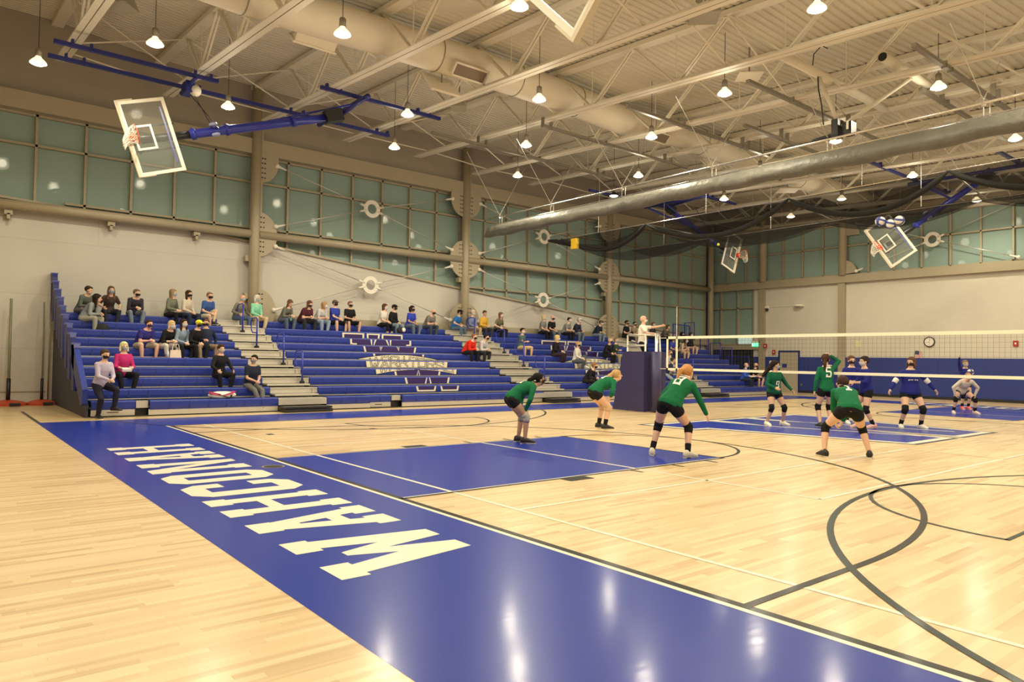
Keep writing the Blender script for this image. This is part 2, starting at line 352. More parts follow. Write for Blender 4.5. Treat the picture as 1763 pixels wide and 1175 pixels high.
# centre court letter W: black edge, white line, blue fill
WPOLY = [(-1.29, 7.9), (-.42, 7.9), (-.42, 7), (-.40, 5.3), (-.31, 7), (-.32, 7.9), (.23, 7.9), (.20, 7), (.33, 5.3), (.30, 7), (.30, 7.9), (1.19, 7.9), (1.21, 6.05), (1.06, 6.0), (.83, .15), (.17, .15), (.04, 2.9), (-.06, .15), (-.74, .15), (-1.08, 6.0), (-1.27, 6.05)]
def grow(P, e, lim=.5):
    Q = [V(p) for p in P]; n = len(Q); out = []
    for i in range(n):
        a, c, d = Q[i-1], Q[i], Q[(i+1) % n]; d0 = (c-a).normalized(); d1 = (d-c).normalized()
        k = V((-d0.y, d0.x))+V((-d1.y, d1.x)); k = k/max(lim, k.dot(V((-d0.y, d0.x)))); q = c+k*e; out.append((q.x, q.y))
    return out
def bigW(e): return grow([(12.76+u*2.62, -2.72+(3.7 if v == 2.9 else v)*.675) for u, v in WPOLY], e)

L1_ = [seg((12.76-.40*2.62, -2.72+5.3*.675), (12.76-.08*2.62, -2.72+.9*.675), .10), seg((12.76+.33*2.62, -2.72+5.3*.675), (12.76+.62*2.62, -2.72+.9*.675), .10)]
flat([[tuple(p[:2]) for p in q] for q in L1_], 'centre_court_letter_line', M_white, .0043)
flat([bigW(.20)], 'centre_court_letter_edge', M_navy, .0028); flat([bigW(.11)], 'centre_court_letter_outline', M_white, .0033); flat([bigW(-.07)], 'centre_court_letter', M_blue, .0038)
# ------------------------------------------------------------------ left (bleacher side) wall
COLS = [-4.2, 4.68, 13.6, 22.44, 30.98]
def sill(x): # the masonry top falls away from the camera
    pts = [(-13, 6.3), (-2.5, 5.92), (2.6, 5.62), (5.45, 5.36), (13.08, 4.52), (14.08, 4.42), (21.85, 3.64), (22.9, 3.48), (30.2, 2.95), (32, 2.85)]
    for (a, za), (c, zc) in zip(pts, pts[1:]):
        if a <= x <= c: return za+(zc-za)*(x-a)/(c-a)
    return 2.9
xs = [X0+i*(XF-X0)/88 for i in range(89)]
b = MB(); P = [(x, sill(x)) for x in xs]; pr = [(X0, 0), (XF, 0)]+[(x, z) for x, z in reversed(P)]
b.prism(pr, lambda p: V((p[0], YW, p[1])), lambda p: V((p[0], YW+.3, p[1]))); struct(b.build('wall_left', M_wallL))
struct(MB().bx(X0, XF, YW-.02, YW+.3, 8.98, 12.2).build('wall_left_upper', M_upper))
b = MB(); b.bx(X0, XF, YW-.34, YW+.1, 8.5, 9.02); struct(b.build('trim_1', M_tan)).name = 'trim_1'
b = MB()
for (x0, z0), (x1, z1) in zip(P, P[1:]): b.bar((x0, YW-.03, z0+.03), (x1, YW-.03, z1+.03), .12, .07)
struct(b.build('trim_2', M_tan))
struct(MB().bx(X0, -1.25, YW-.02, YW, .33, .36).build('trim_3', M_tand))
struct(MB().bx(4.9, 31.0, YW-.26, YW, 2.5, 2.93).build('trim_20', M_tan))
nw = 0
for a, c in zip([X0]+COLS[:-1]+[], COLS):
    nw += 1; b = MB(); pn = MB(); k = max(1, int(round((c-a)/1.205))); st = (c-a)/k
    y = YW+.04
    pn.prism([(a, sill(a)), (c, sill(c)), (c, 8.5), (a, 8.5)], lambda p: V((p[0], YW+.12, p[1])), lambda p: V((p[0], YW+.14, p[1])))
    for i in range(k+1):
        x = a+i*st; x = min(max(x, a+.03), c-.03); b.bx(x-.035, x+.035, YW-.01, YW+.12, sill(x), 8.5)
    for z in (8.47, 7.58): b.bx(a, c, YW-.01, YW+.12, z-.035, z+.035)
    for z in (5.98, 4.6): 
        xa = a
        while xa < c and sill(xa) > z-.15: xa += .1
        if c-xa > .5: b.bx(xa, c, YW-.01, YW+.12, z-.035, z+.035)
    wo = empty('window_%d' % nw, ((a+c)/2, YW+.06, sill((a+c)/2))); struct(wo)
    b.build('window_frame', M_tand, wo); pn.build('pane', M_pane, wo)
# ------------------------------------------------------------------ far wall
b = MB()
b.bx(XF, XF+.3, Y0, 13.75, 0, 5.6)
struct(b.build('wall_far', M_wallF))
struct(MB().bx(XF, XF+.3, 13.75, YW+.3, 0, 2.3).build('wall_far_dark_opening', M_void))  # near-black slab paints the unlit space seen through the corner doorway
struct(MB().bx(XF-.02, XF+.3, Y0, YW+.3, 8.98, 12.2).build('wall_far_upper', M_upper))
struct(MB().bx(XF-.30, XF+.1, Y0, YW, 8.56, 9.02).build('trim_4', M_tan))
struct(MB().bx(XF-.2, XF+.02, Y0, YW, 5.58, 5.97).build('trim_5', M_tan))
struct(MB().bx(XF-.1, XF+.02, 13.1, YW, 2.25, 2.5).build('trim_6', M_tand))
for i, (y0, y1) in enumerate(((13.0, 13.36), (8.6, 8.95), (.2, .55), (-8.4, -8.05))):
    struct(MB().bx(XF-.14, XF, y0, y1, 0, 5.6).build('trim_%d' % (7+i), M_tan))
for i, (y0, y1, zl) in enumerate(((13.3, YW, 2.5), (13.1, YW, 5.97), (8.7, 13.1, 5.97), (.3, 8.7, 5.97), (-8.4, .3, 5.97), (-17, -8.4, 5.97))):
    zh = 5.58 if zl == 2.5 else 8.56; wo = empty('window_%d' % (nw+1+i), (XF, (y0+y1)/2, zl)); struct(wo); b = MB()
    if i == 0: ms = [13.75, 14.75, 15.85]; y0 = 13.75
    else: k = int(round((y1-y0)/1.17)); ms = [y0+(y1-y0)*j/k for j in range(k+1)]
    for y in ms: b.bx(XF-.03, XF+.1, y-.035, y+.035, zl, zh)
    for z in ((4.6, 2.55) if i == 0 else (7.42, 8.5, 6.0)): b.bx(XF-.03, XF+.1, y0, y1, z-.035, z+.035)
    b.build('window_frame', M_tand, wo); MB().bx(XF+.1, XF+.12, y0, y1, zl, zh).build('pane', M_pane, wo)
MB_ = MB().bx(XF-.07, XF, Y0, 11.02, .12, 1.86); 
for y in [Y0+1.22*i for i in range(26)]:
    if y < 11: MB_.bx(XF-.075, XF-.065, y, y+.012, .14, 1.84)
p = MB_.build('wall_pad', M_pad); tag(p, 'long blue padding along the foot of the far block wall', 'wall pad')
p = MB().bx(XF-.07, XF, 12.22, 13.0, .12, 1.86).bx(XF-.07, XF, 13.36, 13.7, .12, 1.86).build('wall_pad', M_pad); tag(p, 'short blue padding between the grey door and the corner', 'wall pad')
struct(MB().bx(XF-.09, XF, Y0, 11.02, 0, .125).bx(XF-.09, XF, 12.22, 13.7, 0, .125).build('baseboard_far', M_rubber))
dr = empty('door_1', (XF, 11.62, 0)); struct(dr)
MB().bx(XF-.03, XF, 11.1, 12.14, 0, 2.12).build('door_leaf', mat('grey_door', (.42, .37, .28), .5), dr)
MB().bx(XF-.06, XF, 11.02, 11.1, 0, 2.2).bx(XF-.06, XF, 12.14, 12.22, 0, 2.2).bx(XF-.06, XF, 11.02, 12.22, 2.12, 2.2).build('door_frame', M_bluedark, dr)
MB().bx(XF-.09, XF-.03, 11.98, 12.06, .98, 1.12).build('door_handle', M_chrome, dr)
MB().bx(XF-.045, XF-.03, 11.75, 12.0, 1.3, 1.5).build('door_sign', M_pad, dr)
# room closed behind the camera
struct(MB().bx(X0-.3, X0, Y0, YW+.3, 0, 12.2).build('wall_back', M_wallF)); struct(MB().bx(X0, XF+.3, Y0-.3, Y0, 0, 12.2).build('wall_right', M_wallL))
# ------------------------------------------------------------------ columns, pipe beams, bracing
NM = ['at the left edge', 'nearest the camera, left of the ring brace', 'in the middle of the window wall', 'second from the far corner', 'standing in the far corner']
for i, x in enumerate(COLS):
    if i == 0: continue
    c = empty('steel_column', (x, YW-.3, 0), 'tall round tan steel column '+NM[i], 'column')
    MB().tube([(x, YW-.32, 0), (x, YW-.32, 10.9-.045*(x-4.6))], .17, 20).build('shaft', M_tan, c, True)
    MB().bx(x+.12, x+.22, YW-.36, YW-.28, 0, 10.4-.045*(x-4.6)).build('flange', M_tan, c)
    if i < 4:
        for z in (3.45, 4.75): MB().bx(x-.28, x-.12, YW-.3, YW-.04, z, z+.2).bx(x+.12, x+.28, YW-.3, YW-.04, z, z+.2).build('wall_bracket', M_tan, c)
for i, (a, c) in enumerate(zip([X0]+COLS[:-1], COLS)):
    p = MB().tube([(a+(.16 if i else 0), YW-.32, 5.7), (c-.16, YW-.32, 5.7)], .14, 18).build('pipe_beam', M_tan, None, True)
    tag(p, 'horizontal tan pipe beam '+['at the left edge above the bleachers\' end', 'left of the nearest column, above the small end of the bleachers', 'below the ring brace nearest the camera', 'below the second ring brace along the windows', 'running into the far corner'][i], 'beam')
    if i == 1:
        for x in (-2.3, .3, 2.8): MB().bx(x-.1, x+.1, YW-.3, YW, 5.42, 5.56).bx(x-.04, x+.04, YW-.3, YW, 5.3, 5.45).build('bracket', M_tan, p)
def xring(cx, cz, ax, name, x0, x1, z0, z1, lbl, yy=YW-.33, clip=None):
    """ring brace: ring, four clevises, four rods; ax 'x' lies on the left wall, 'y' on the far wall"""
    P = (lambda u, z, o=0: V((u, yy-o, z))) if ax == 'x' else (lambda u, z, o=0: V((yy-o, u, z)))
    g = empty('ring_brace', P(cx, cz), lbl, 'wall brace')
    n = 32; mb = MB(); rg = []
    for rr, oo in ((.34, 0), (.34, .06), (.19, .06), (.19, 0)): rg.append([P(cx+rr*cos(2*pi*j/n), cz+rr*sin(2*pi*j/n), oo) for j in range(n)])
    mb.loft(rg+[rg[0]], False).build('ring', M_bright, g)
    for (ex, ez) in ((x0, z0), (x0, z1), (x1, z0), (x1, z1)):
        d = V((ex-cx, ez-cz)); L = d.length; d = d/L; a = .26; 
        q = lambda t: P(cx+d.x*t, cz+d.y*t, .03)
        MB().tube([q(.25), q(.52)], [.055, .035], 10).build('clevis', M_bright, g, True)
        MB().tube([q(.5), q(L-.3)], .017, 8).build('rod', M_alu, g, True)
        MB().tube([q(L-.34), q(L-.08), q(L)], [.03, .045, .075], 10).ell(q(L), (.085, .085, .085)).build('end_clevis', M_bright, g, True)
    return g
def gusset(x, z, s, lbl, half=None, yy=YW-.33):
    r = .78; n = 16; pts = []
    for j in range(n+1):
        t = pi*j/n-pi/2; q = (cos(t)*r*.85, sin(t)*r)
        if half == 'low' and q[1] > .3: q = (q[0] if q[0] > .2 else 0, .3)
        if half == 'low': q = (min(q[0], r*.85), min(q[1], .3))
        pts.append((x+s*(q[0]+.12), z+q[1]))
    cl = []
    for p in pts:
        if not cl or (V(p)-V(cl[-1])).length > .01: cl.append(p)
    o = MB().prism(cl, lambda p: V((p[0], yy-.02, p[1])), lambda p: V((p[0], yy+.02, p[1]))).build('gusset_plate', M_tan)
    tag(o, lbl, 'gusset plate')
    b = MB()
    for i in range(8 if half is None else 5):
        for k in (0, 1): 
            zz = z-.6+i*.17
            b.bx(x+s*(.2+k*.1)-.025, x+s*(.2+k*.1)+.025, yy-.03, yy-.019, zz-.02, zz+.02)
    b.build('bolt_holes', M_ink, o)
wn_ = ['nearest', 'middle', 'third']
for i in (1, 2, 3):
    x = COLS[i]
    for s in (-1, 1):
        if i == 1 and s == -1: continue
        sd = 'left' if s < 0 else 'right'
        gusset(x, 5.72, s, 'round tan gusset plate at pipe height, %s side of the %s column' % (sd, wn_[i-1]))
        gusset(x, 8.3, s, 'half round tan gusset plate at window top, %s side of the %s column' % (sd, wn_[i-1]), 'low')
        gusset(x, 3.05, s, 'round tan gusset plate low behind the spectators, %s side of the %s column' % (sd, wn_[i-1]))
for i in (1, 2):
    a, c = COLS[i], COLS[i+1]; m = (a+c)/2; s = ['nearest the camera', 'second along the wall'][i-1]
    xring(m, 7.22, 'x', '', a+.72, c-.72, 6.05, 8.2, 'white ring brace over the windows, '+s)
    xring(m, 4.28, 'x', '', a+.72, c-.72, 3.1, 5.35, 'white ring brace on the pale wall below the pipe, '+s)
for s in (-1, 1):
    o = MB().prism([(8.75+s*(.1+.66*cos(t)), 6.05+(.8 if 1 else 0)*sin(t)*.8) for t in [pi*j/12 for j in range(0, 7)]]+[(8.75+s*.1, 6.0)], lambda p: V((XF-.17, p[0], p[1])), lambda p: V((XF-.2, p[0], p[1]))).build('gusset_plate', M_tan)
    if s > 0: bpy.data.objects.remove(o)
    else: tag(o, 'tan gusset plate at the foot of the far wall column', 'gusset plate')
tag(MB().prism([(8.5-.66*sin(t), 8.56-.66*(1-cos(t))-.0) for t in [0, .4, .8, 1.2, 1.57]]+[(8.5, 7.9)], lambda p: V((XF-.17, p[0], p[1])), lambda p: V((XF-.2, p[0], p[1]))).build('gusset_plate', M_tan), 'tan gusset plate at the top of the far wall column', 'gusset plate')
xring(4.56, 7.24, 'y', '', 8.0, 1.25, 6.1, 8.45, 'white ring brace on the far wall windows behind the tilted backboard', XF-.2)
for i, (y, nmx) in enumerate(((13.1, 'behind the cross court backboard'), (8.7, 'left of the backboard holding volleyballs'), (.3, 'beyond the right frame edge'))):
    tag(MB().tube([(XF-.16, y, 5.95), (XF-.16, y, 11)], .2, 18).build('steel_column', M_tan, None, True), 'round tan steel column on the far wall '+nmx, 'column')
# ------------------------------------------------------------------ roof
TX = [-7.1, -4.15, -1.24, 1.6, 4.68, 7.64, 10.65, 13.45, 16.5, 19.5, 22.45, 25.4, 28.35, 31.1]
def tp(x):
    T = [(-7.1, 9.95, .12), (-4.15, 9.9, .12), (-1.24, 9.87, .121), (1.6, 9.56, .096), (4.68, 9.46, .075), (7.64, 9.39, .061), (10.65, 9.38, .062), (13.45, 9.18, .055), (16.5, 9.25, .043), (19.5, 9.15, .042), (22.45, 9.1, .04), (25.4, 9.05, .04), (28.35, 9.0, .04), (31.1, 8.98, .04)]
    for (a, z, s), (c, z2, s2) in zip(T, T[1:]):
        if x <= c: t = max(0, (x-a)/(c-a)); return z+(z2-z)*t, s+(s2-s)*t
    return T[-1][1], T[-1][2]
def cz(x, y): z, s = tp(x); return z-s*(15.5-y)
YS, YEND = 15.5, -18.5
DEP = 1.32
b = MB(); pitch = .21; prof = []; y = Y0
while y < YW+.2: prof += [(y, 0), (y+.12, 0), (y+.14, .03), (y+.19, .03)]; y += pitch
xs = [X0]+TX+[XF+.2]
b.loft([[V((x, py, cz(min(max(x, -7.1), 31.1), py)+DEP+.09+pz)) for py, pz in prof+[(YW+.2, .3), (Y0, .5)]] for x in xs], True)
struct(b.build('ceiling', M_deck))
NOD = [11.9+3.0*k for k in range(0, -10, -1)]
TN = ['at the left edge of the picture, cut off by the frame', 'crossing the left ends of the blue hoop rails', 'above the tilted hoop', 'above the blue hinge rails', 'under the air duct grille', 'passing just below the duct over the court', 'crossing the middle of the roof', 'over the grey rolled curtain']
for i, x in enumerate(TX):
    if x < -3: continue
    t = empty('roof_truss', (x, 0, cz(x, 0)), 'cream roof truss, the %s counted from the left' % ORD[i-2], 'roof truss', 'roof trusses running away from the window wall')
    bb = MB()
    for s in (-1, 1):
        bb.bar((x+s*.085, YS, cz(x, YS)), (x+s*.085, YEND, cz(x, YEND)), .145, .03).bar((x+s*.02, YS, cz(x, YS)+.06), (x+s*.02, YEND, cz(x, YEND)+.06), .015, .12)
    bb.build('bottom_chord', M_ceil, t)
    MB().bar((x, YW, cz(x, YW)+DEP), (x, YEND, cz(x, YEND)+DEP), .30, .13).build('top_chord', M_ceil, t)
    for n in NOD:
        for s in (-1, 1):
            m = n+1.5*s; q = MB(); 
            for e in (-1, 1): q.bar((x+e*.045, n+.08*s, cz(x, n)+.04), (x+e*.045, m-.05*s, cz(x, m)+DEP-.04), .045, .05, V((1, 0, 0)))
            q.build('diagonal', M_ceil, t)
        MB().bar((x, n+.02, cz(x, n)+.03), (x, n+.02, cz(x, n)+DEP), .016, .016).build('hanger_rod', M_ceil, t)
    if i+1 < len(TX) and i % 1 == 0:
        x2 = TX[i+1]
        for n in (13.4, 7.4, 1.4, -4.6):
            MB().tube([(x, n, cz(x, n)+.06), (x2, n, cz(x2, n)+DEP-.05)], .022, 6).build('cross_brace', M_ceil, t)
            MB().tube([(x, n, cz(x, n)+DEP-.05), (x2, n, cz(x2, n)+.06)], .022, 6).build('cross_brace', M_ceil, t)
        for n in (14.6,): MB().tube([(x, n, cz(x, n)+.09), (x2, n, cz(x2, n)+.09)], .02, 6).build('tie_rod', M_ceil, t)
# round air duct
dz = 9.52; dy = 7.3
d = empty('air_duct', (8, dy, dz), 'big round cream air duct running through the roof trusses', 'air duct')
def dzx(x): return cz(x, dy)+.66
pts = [(x, dy, dzx(x)) for x in [-9]+[a for a in TX if a > -3]]
MB().tube(pts, .45, 28).build('duct_shell', M_ceil, d, True)
for x in (-2.6, 1.2, 6.2, 8.9, 11.3, 14.6, 17.6, 21, 24.4, 27.8): 
    MB().lathe((x, dy, dzx(x)), [(.452, -.012), (.465, -.012), (.465, .012), (.452, .012)], 28, V((1, 0, 0))).build('duct_ring', M_steel, d, True)
for x, s in ((7.0, -1), (14.7, -1), (-.4, -1), (22.0, -1), (3.0, 1), (19, 1)):
    z = dzx(x); c = V((x, dy+s*.34, z-.34)); nrm = V((0, s*.72, -.69)); u = V((1, 0, 0)); v = nrm.cross(u).normalized()
    RR = Matrix((u, v, nrm)).transposed(); q = MB(); q.box(c, (1.0, .34, .30), RR); o = q.build('air_diffuser', M_ceil, d)
    fr = MB(); f0 = c+nrm*.16
    fr.box(f0+v*.17, (1.08, .05, .05), RR).box(f0-v*.17, (1.08, .05, .05), RR).box(f0+u*.52, (.05, .38, .05), RR).box(f0-u*.52, (.05, .38, .05), RR); fr.build('diffuser_frame', M_ceil, o)
    MB().box(c+nrm*.152, (.98, .30, .01), RR).build('grille', M_grille, o)
# boxes in the roof
for (x, y, z, w_, h_, lb) in ((6.53, 7.5, 8.85, .62, .06, 'square cream panel hanging below the duct beside the grille'), (8.09, 8.93, 8.95, .42, .35, 'olive square box between trusses near the blue rail end'),
                             (9.1, .95, 9.1, .62, .3, 'grey brown square ceiling unit near the top centre'), (12.7, 2.14, 9.1, .62, .05, 'flat square cream panel above the grey rails'), (23.7, 7.35, 8.75, .8, .08, 'tilted square cream panel seen behind the grey rolled curtain'), (-.72, 10.16, 9.6, .6, .3, 'grey square box beside the second truss at the upper left')):
    e = empty('ceiling_unit', (x, y, z), lb, 'ceiling unit')
    (MB().box((x, y, z), (.95, .06, .75), Matrix.Rotation(-.7, 3, 'X')) if 'beside the grille' in lb else MB().lathe((x, y, z), [(w_*.5, h_), (w_*.72, 0), (w_*.70, -.02), (0.01, -.02)], 4)).build('housing', M_ceil if 'cream' in lb else mat('olive_grey_box', (.30, .27, .20), .6), e)
    MB().tube([(x, y, z+h_), (x, y, z+1.2)], .02, 6).build('hanger', M_steel, e)
# high bay lamps
LAMPS = [(-2.15, 11.4), (-.3, 8.45), (2.2, 11.45), (2.6, 5.3), (6.2, 8.7), (7.5, 11.7), (4.66, 1.97), (8.18, 5.4), (10.5, 8.67), (12.7, 11.75), (12.77, 5.5), (11.4, 2.0), (9.0, -1.68), (15.95, 8.76), (17.2, 2.05), (14.9, -1.64), (23.1, 2.2), (24.8, 5.6), (21.4, 8.86), (26.6, 8.85), (20.86, -1.54), (17.6, 11.5),
         (-3.0, 5.3), (-1.2, 1.9), (3.2, -1.7), (-3, -1.7), (0, -5.0), (6.2, -5.0), (12, -5.0), (18, -5.0), (24, -5.0), (3.2, -8.6), (9.2, -8.6), (15, -8.6), (21, -8.6), (-3, -8.6), (27, -1.7), (29, 2.1), (28, -8.6), (0, -12.5), (7, -12.5), (14, -12.5), (21, -12.5), (-7, -5), (18.5, 5.4)]
ml = mat('lamp_lens', (1, .95, .8), .4, emit=(1.0, .90, .66), es=22.0)
mr = mat('lamp_reflector', (.75, .68, .5), .35, emit=(1.0, .84, .52), es=1.6)
ldat = bpy.data.lights.new('high_bay_light', 'SPOT'); ldat.spot_size = radians(168); ldat.spot_blend = .55; ldat.energy = LAMP_W; ldat.color = LAMP_COL; ldat.shadow_soft_size = .13
LZ = 8.3
lup = bpy.data.lights.new('high_bay_spill', 'POINT'); lup.energy = LAMP_W*.10; lup.color = LAMP_COL; lup.shadow_soft_size = .2
def lamp(x, y, lit=True):
    z = LZ; top = cz(min(max(x, -7), 31), y)+DEP
    e = empty('high_bay_lamp', (x, y, z), None, 'ceiling lamp', 'high bay lamps hanging from the roof trusses')
    MB().lathe((x, y, z), [(.055, .13), (.075, .09), (.13, .04), (.175, -.015), (.18, -.04), (.17, -.04), (.12, .02), (.06, .06)], 18).build('reflector', M_dark if lit == 2 else mr, e, True)
    MB().lathe((x, y, z), [(.02, .33), (.05, .32), (.07, .29), (.075, .13), (.02, .12)], 14).build('ballast', M_steel, e, True)
    MB().lathe((x, y, z), [(.001, -.085), (.10, -.075), (.172, -.035), (.10, -.028), (.001, -.028)], 18).build('lens', ml if lit else M_bright, e, True)
    MB().tube([(x, y, z+.3), (x, y, top)], .008, 5).build('hanging_wire', M_dark, e)
    if lit:
        lo = bpy.data.objects.new('lamp_light', ldat); COL.objects.link(lo); lo.parent = e; lo.location = (0, 0, -.22)
        lo = bpy.data.objects.new('lamp_uplight', lup); COL.objects.link(lo); lo.parent = e; lo.location = (0, 0, -.24)
    return e
for i, (x, y) in enumerate(LAMPS):
    if i == 21:
        e = lamp(x, y, 2); e['label'] = 'dark sided high bay lamp hanging near the third column, just above the rolled curtain'; continue
    e = lamp(x, y)
    rows = ['nearest the window wall', 'second from the window wall', 'third from the window wall', 'fourth from the window wall', 'fifth from the window wall', 'sixth from the window wall', 'seventh from the window wall', 'eighth from the window wall']
    r = min(range(8), key=lambda k: abs(y-[11.5, 8.7, 5.4, 2.05, -1.65, -5, -8.6, -12.5][k]))
    n = sorted(q[0] for j, q in enumerate(LAMPS) if j != 21 and min(range(8), key=lambda k: abs(q[1]-[11.5, 8.7, 5.4, 2.05, -1.65, -5, -8.6, -12.5][k])) == r).index(x)
    e['label'] = 'lit high bay lamp, %s from the left in the row %s' % (ORD[n], rows[r])
# dark steel rails clamped under the trusses
for (x0, x1, y, lb) in ((11.67, 19.2, -2.35, 'long grey steel rail at the upper right corner'), (11.25, 18.9, 1.25, 'long grey steel rail crossing below the winch'), (15.0, 21.1, -1.2, 'grey steel rail passing the lamp right of the winch'), (14.33, 18.9, 3.33, 'short grey steel rail ending at the curtain hoist pipe'), (10.8, 17.9, 4.7, 'grey steel rail crossing three trusses left of the winch'), (10.45, 17.6, 7.86, 'grey steel rail beginning left of the duct'), (8.6, 17.5, 11.2, 'grey steel rail nearest the window wall')):
    z = min(cz(x, y) for x in TX if x0-1 < x < x1+1)-.06
    e = empty('steel_rail', ((x0+x1)/2, y, z), lb, 'steel rail', 'grey rails under the roof trusses')
    MB().bx(x0, x1, y-.05, y+.05, z-.04, z+.04).build('rail', M_steel, e)
    for x in TX:
        if x0 < x < x1:
            for q in (-.17, .17): MB().bx(x+q-.02, x+q+.02, y-.06, y+.06, z-.05, cz(x, y)+.05).build('clamp', M_steel, e)
# ------------------------------------------------------------------ rolled divider curtain, hoist pipe
cx_ = 12.8
def sec(y, k):
    random.seed(int(y*100)); zt, zb = 6.66, 6.24; o = []
    sag = .05*sin(y*1.9)**2; j = random.uniform(-.02, .02)
    for u, v in ((0, zt), (.06, zt-.04), (.12+j, zt-.16), (.17, zt-.28-sag*.3), (.15+j, zb+.05-sag), (.06, zb-sag), (-.06, zb-sag+.01), (-.15-j, zb+.06-sag), (-.18, zt-.26), (-.12, zt-.14), (-.06, zt-.04)): o.append(V((cx_+u, y, v)))
    return o
ys = [13.55-.22*i for i in range(0, 127)]
rings = [sec(y, 0) for y in ys]; e0 = [V((cx_+(p.x-cx_)*.3, p.y+.25, 6.3+(p.z-6.4)*.25)) for p in rings[0]]
cur = empty('divider_curtain', (cx_, 0, 6.3), 'long rolled up grey divider curtain hanging across the hall', 'curtain')
M_curt = mat('grey_curtain_vinyl', (.135, .13, .105), .5, bump=1., bscale=3, var=.3, bd=.06)
MB().loft([e0]+rings).build('curtain_roll', M_curt, cur, True)
MB().tube([(cx_, 13.2, 6.68), (cx_, -14, 6.68)], .012, 6).build('top_cord', M_chrome, cur)
hp = empty('hoist_pipe', (cx_, 0, 6.95), 'thin silver hoist pipe held by V cables above the rolled curtain', 'hoist pipe')
MB().tube([(cx_, 13.6, 6.95), (cx_, -14, 6.95)], .028, 10).build('pipe', M_chrome, hp, True)
for y in (12.92, 10.02, 6.69, 3.35, .05, -3.26, -6.6, -9.9):
    for xt in (11.3, 14.1):
        zz = cz(xt, y-.2); MB().tube([(cx_, y, 7.0), (xt, y+.1, zz)], .009, 5).build('hanging_cable', M_chrome, hp)
    MB().tube([(cx_, y, 6.95), (cx_, y, 6.66)], .008, 5).tube([(cx_+.05, y-.1, 6.95), (cx_+.04, y-.1, 6.64)], .008, 5).build('strap', M_cord, hp)
    MB().lathe((cx_, y, 6.93), [(.05, -.03), (.05, .03)], 12, V((0, 1, 0)), True).build('pulley', M_chrome, hp)
# ------------------------------------------------------------------ raised black batting cage net
def net_mat(name, a, c=(.02, .019, .018)):
    m = bpy.data.materials.new(name); m.use_nodes = True; nt = m.node_tree; b = nt.nodes['Principled BSDF']
    b.inputs['Base Color'].default_value = (*c, 1); b.inputs['Roughness'].default_value = .8; b.inputs['Alpha'].default_value = a; b.inputs['Specular IOR Level'].default_value = 0; return m
M_net = net_mat('black_knotted_mesh', .62); M_net2 = net_mat('black_knotted_mesh_thin', .48)
AX, BX, ZC = 16.2, 20.2, 6.52
cg = empty('batting_cage_net', ((AX+BX)/2, 4, ZC), 'black batting cage net drawn up in swags under the roof', 'net')
AY = [13.1, 8.6, 3.0, -1.4, -5.8, -10]; BYs = [12.9, 8.6, 3.6, -1.0, -5.6, -10]
MB().tube([(AX, 13.3, ZC), (AX, -12, ZC)], .012, 6).build('cable', M_chrome, cg)
MB().tube([(BX, 13.1, ZC-.05), (BX, -12, ZC-.05)], .012, 6).build('cable', M_chrome, cg)
for a, c in list(zip(AY, BYs))[1:]: MB().tube([(AX, a, ZC), (BX, c, ZC-.05)], .022, 6).build('spreader_bar', M_chrome, cg)
def swag(x, y0, y1, dep, r, out=0.): return [(x+out*sin(pi*t/16), y0+(y1-y0)*t/16, ZC-dep*sin(pi*t/16)**.8) for t in range(17)]
for i in range(5):
    MB().tube(swag(AX, AY[i], AY[i+1], .62 if i < 1 else .72, .07, .35), [.03]+[.085]*15+[.03], 10).build('gathered_rope', mat('black_net_bundle', (.012, .011, .010), .9, bump=.8, bscale=40), cg, True)
    n, m_ = 16, 10; vs = []; fs = []
    for a in range(n+1):
        t = a/n
        for k in range(m_+1):
            u = k/m_; ya = AY[i]+(AY[i+1]-AY[i])*t; yb = BYs[i]+(BYs[i+1]-BYs[i])*t
            d = (.30+.35*sin(pi*t)**.8)*sin(pi*u)**.7+.0; d += .45*sin(pi*t)**.8*(1-u)
            vs.append((AX+(BX-AX)*u, ya+(yb-ya)*u, ZC-.05*u-d))
    for a in range(n):
        for k in range(m_): q = a*(m_+1)+k; fs.append((q, q+1, q+m_+2, q+m_+1))
    q = MB(); q.add(vs, fs); q.build('net_sheet', M_net2, cg, True)
    # side skirts
    for x, Y_, dp, mm in ((AX, AY, .72, M_net), (BX, BYs, .55, M_net)):
        q = MB(); S = swag(x, Y_[i], Y_[i+1], dp, 0, .35 if x == AX else 0); T = [(x, p[1], ZC-.02) for p in S]; q.add(S+T, [(j, j+1, 17+j+1, 17+j) for j in range(16)]); q.build('net_skirt', mm, cg, True)
# narrow end gather with yellow tag
MB().tube([(AX, 13.9, ZC+.02), (AX+.1, 13.3, ZC-.08), (AX+.3, 12.7, ZC-.25)], [.05, .12, .10], 10).build('gathered_rope', MATS['black_net_bundle'], cg, True)
tag(MB().box((AX+.05, 12.35, ZC-.28), (.16, .30, .42)).build('warning_tag', mat('yellow_tag', (.80, .50, .03), .5)), 'small yellow tag hanging on the end of the black net', 'tag')
tag(MB().ell((AX+.3, 5.7, 5.47), (.045, .045, .045)).build('tennis_ball', mat('tennis_ball_yellow', (.75, .80, .08), .7), None, True), 'yellow green ball caught below the black net', 'ball')
for y in (11, 6, .8, -3.6):
    MB().tube([(AX, y, ZC), (AX+.05, y, cz(AX, y)+.02)], .008, 5).build('hanging_cable', M_chrome, cg); MB().tube([(BX, y, ZC), (BX, y, cz(BX, y)+.02)], .008, 5).build('hanging_cable', M_chrome, cg)
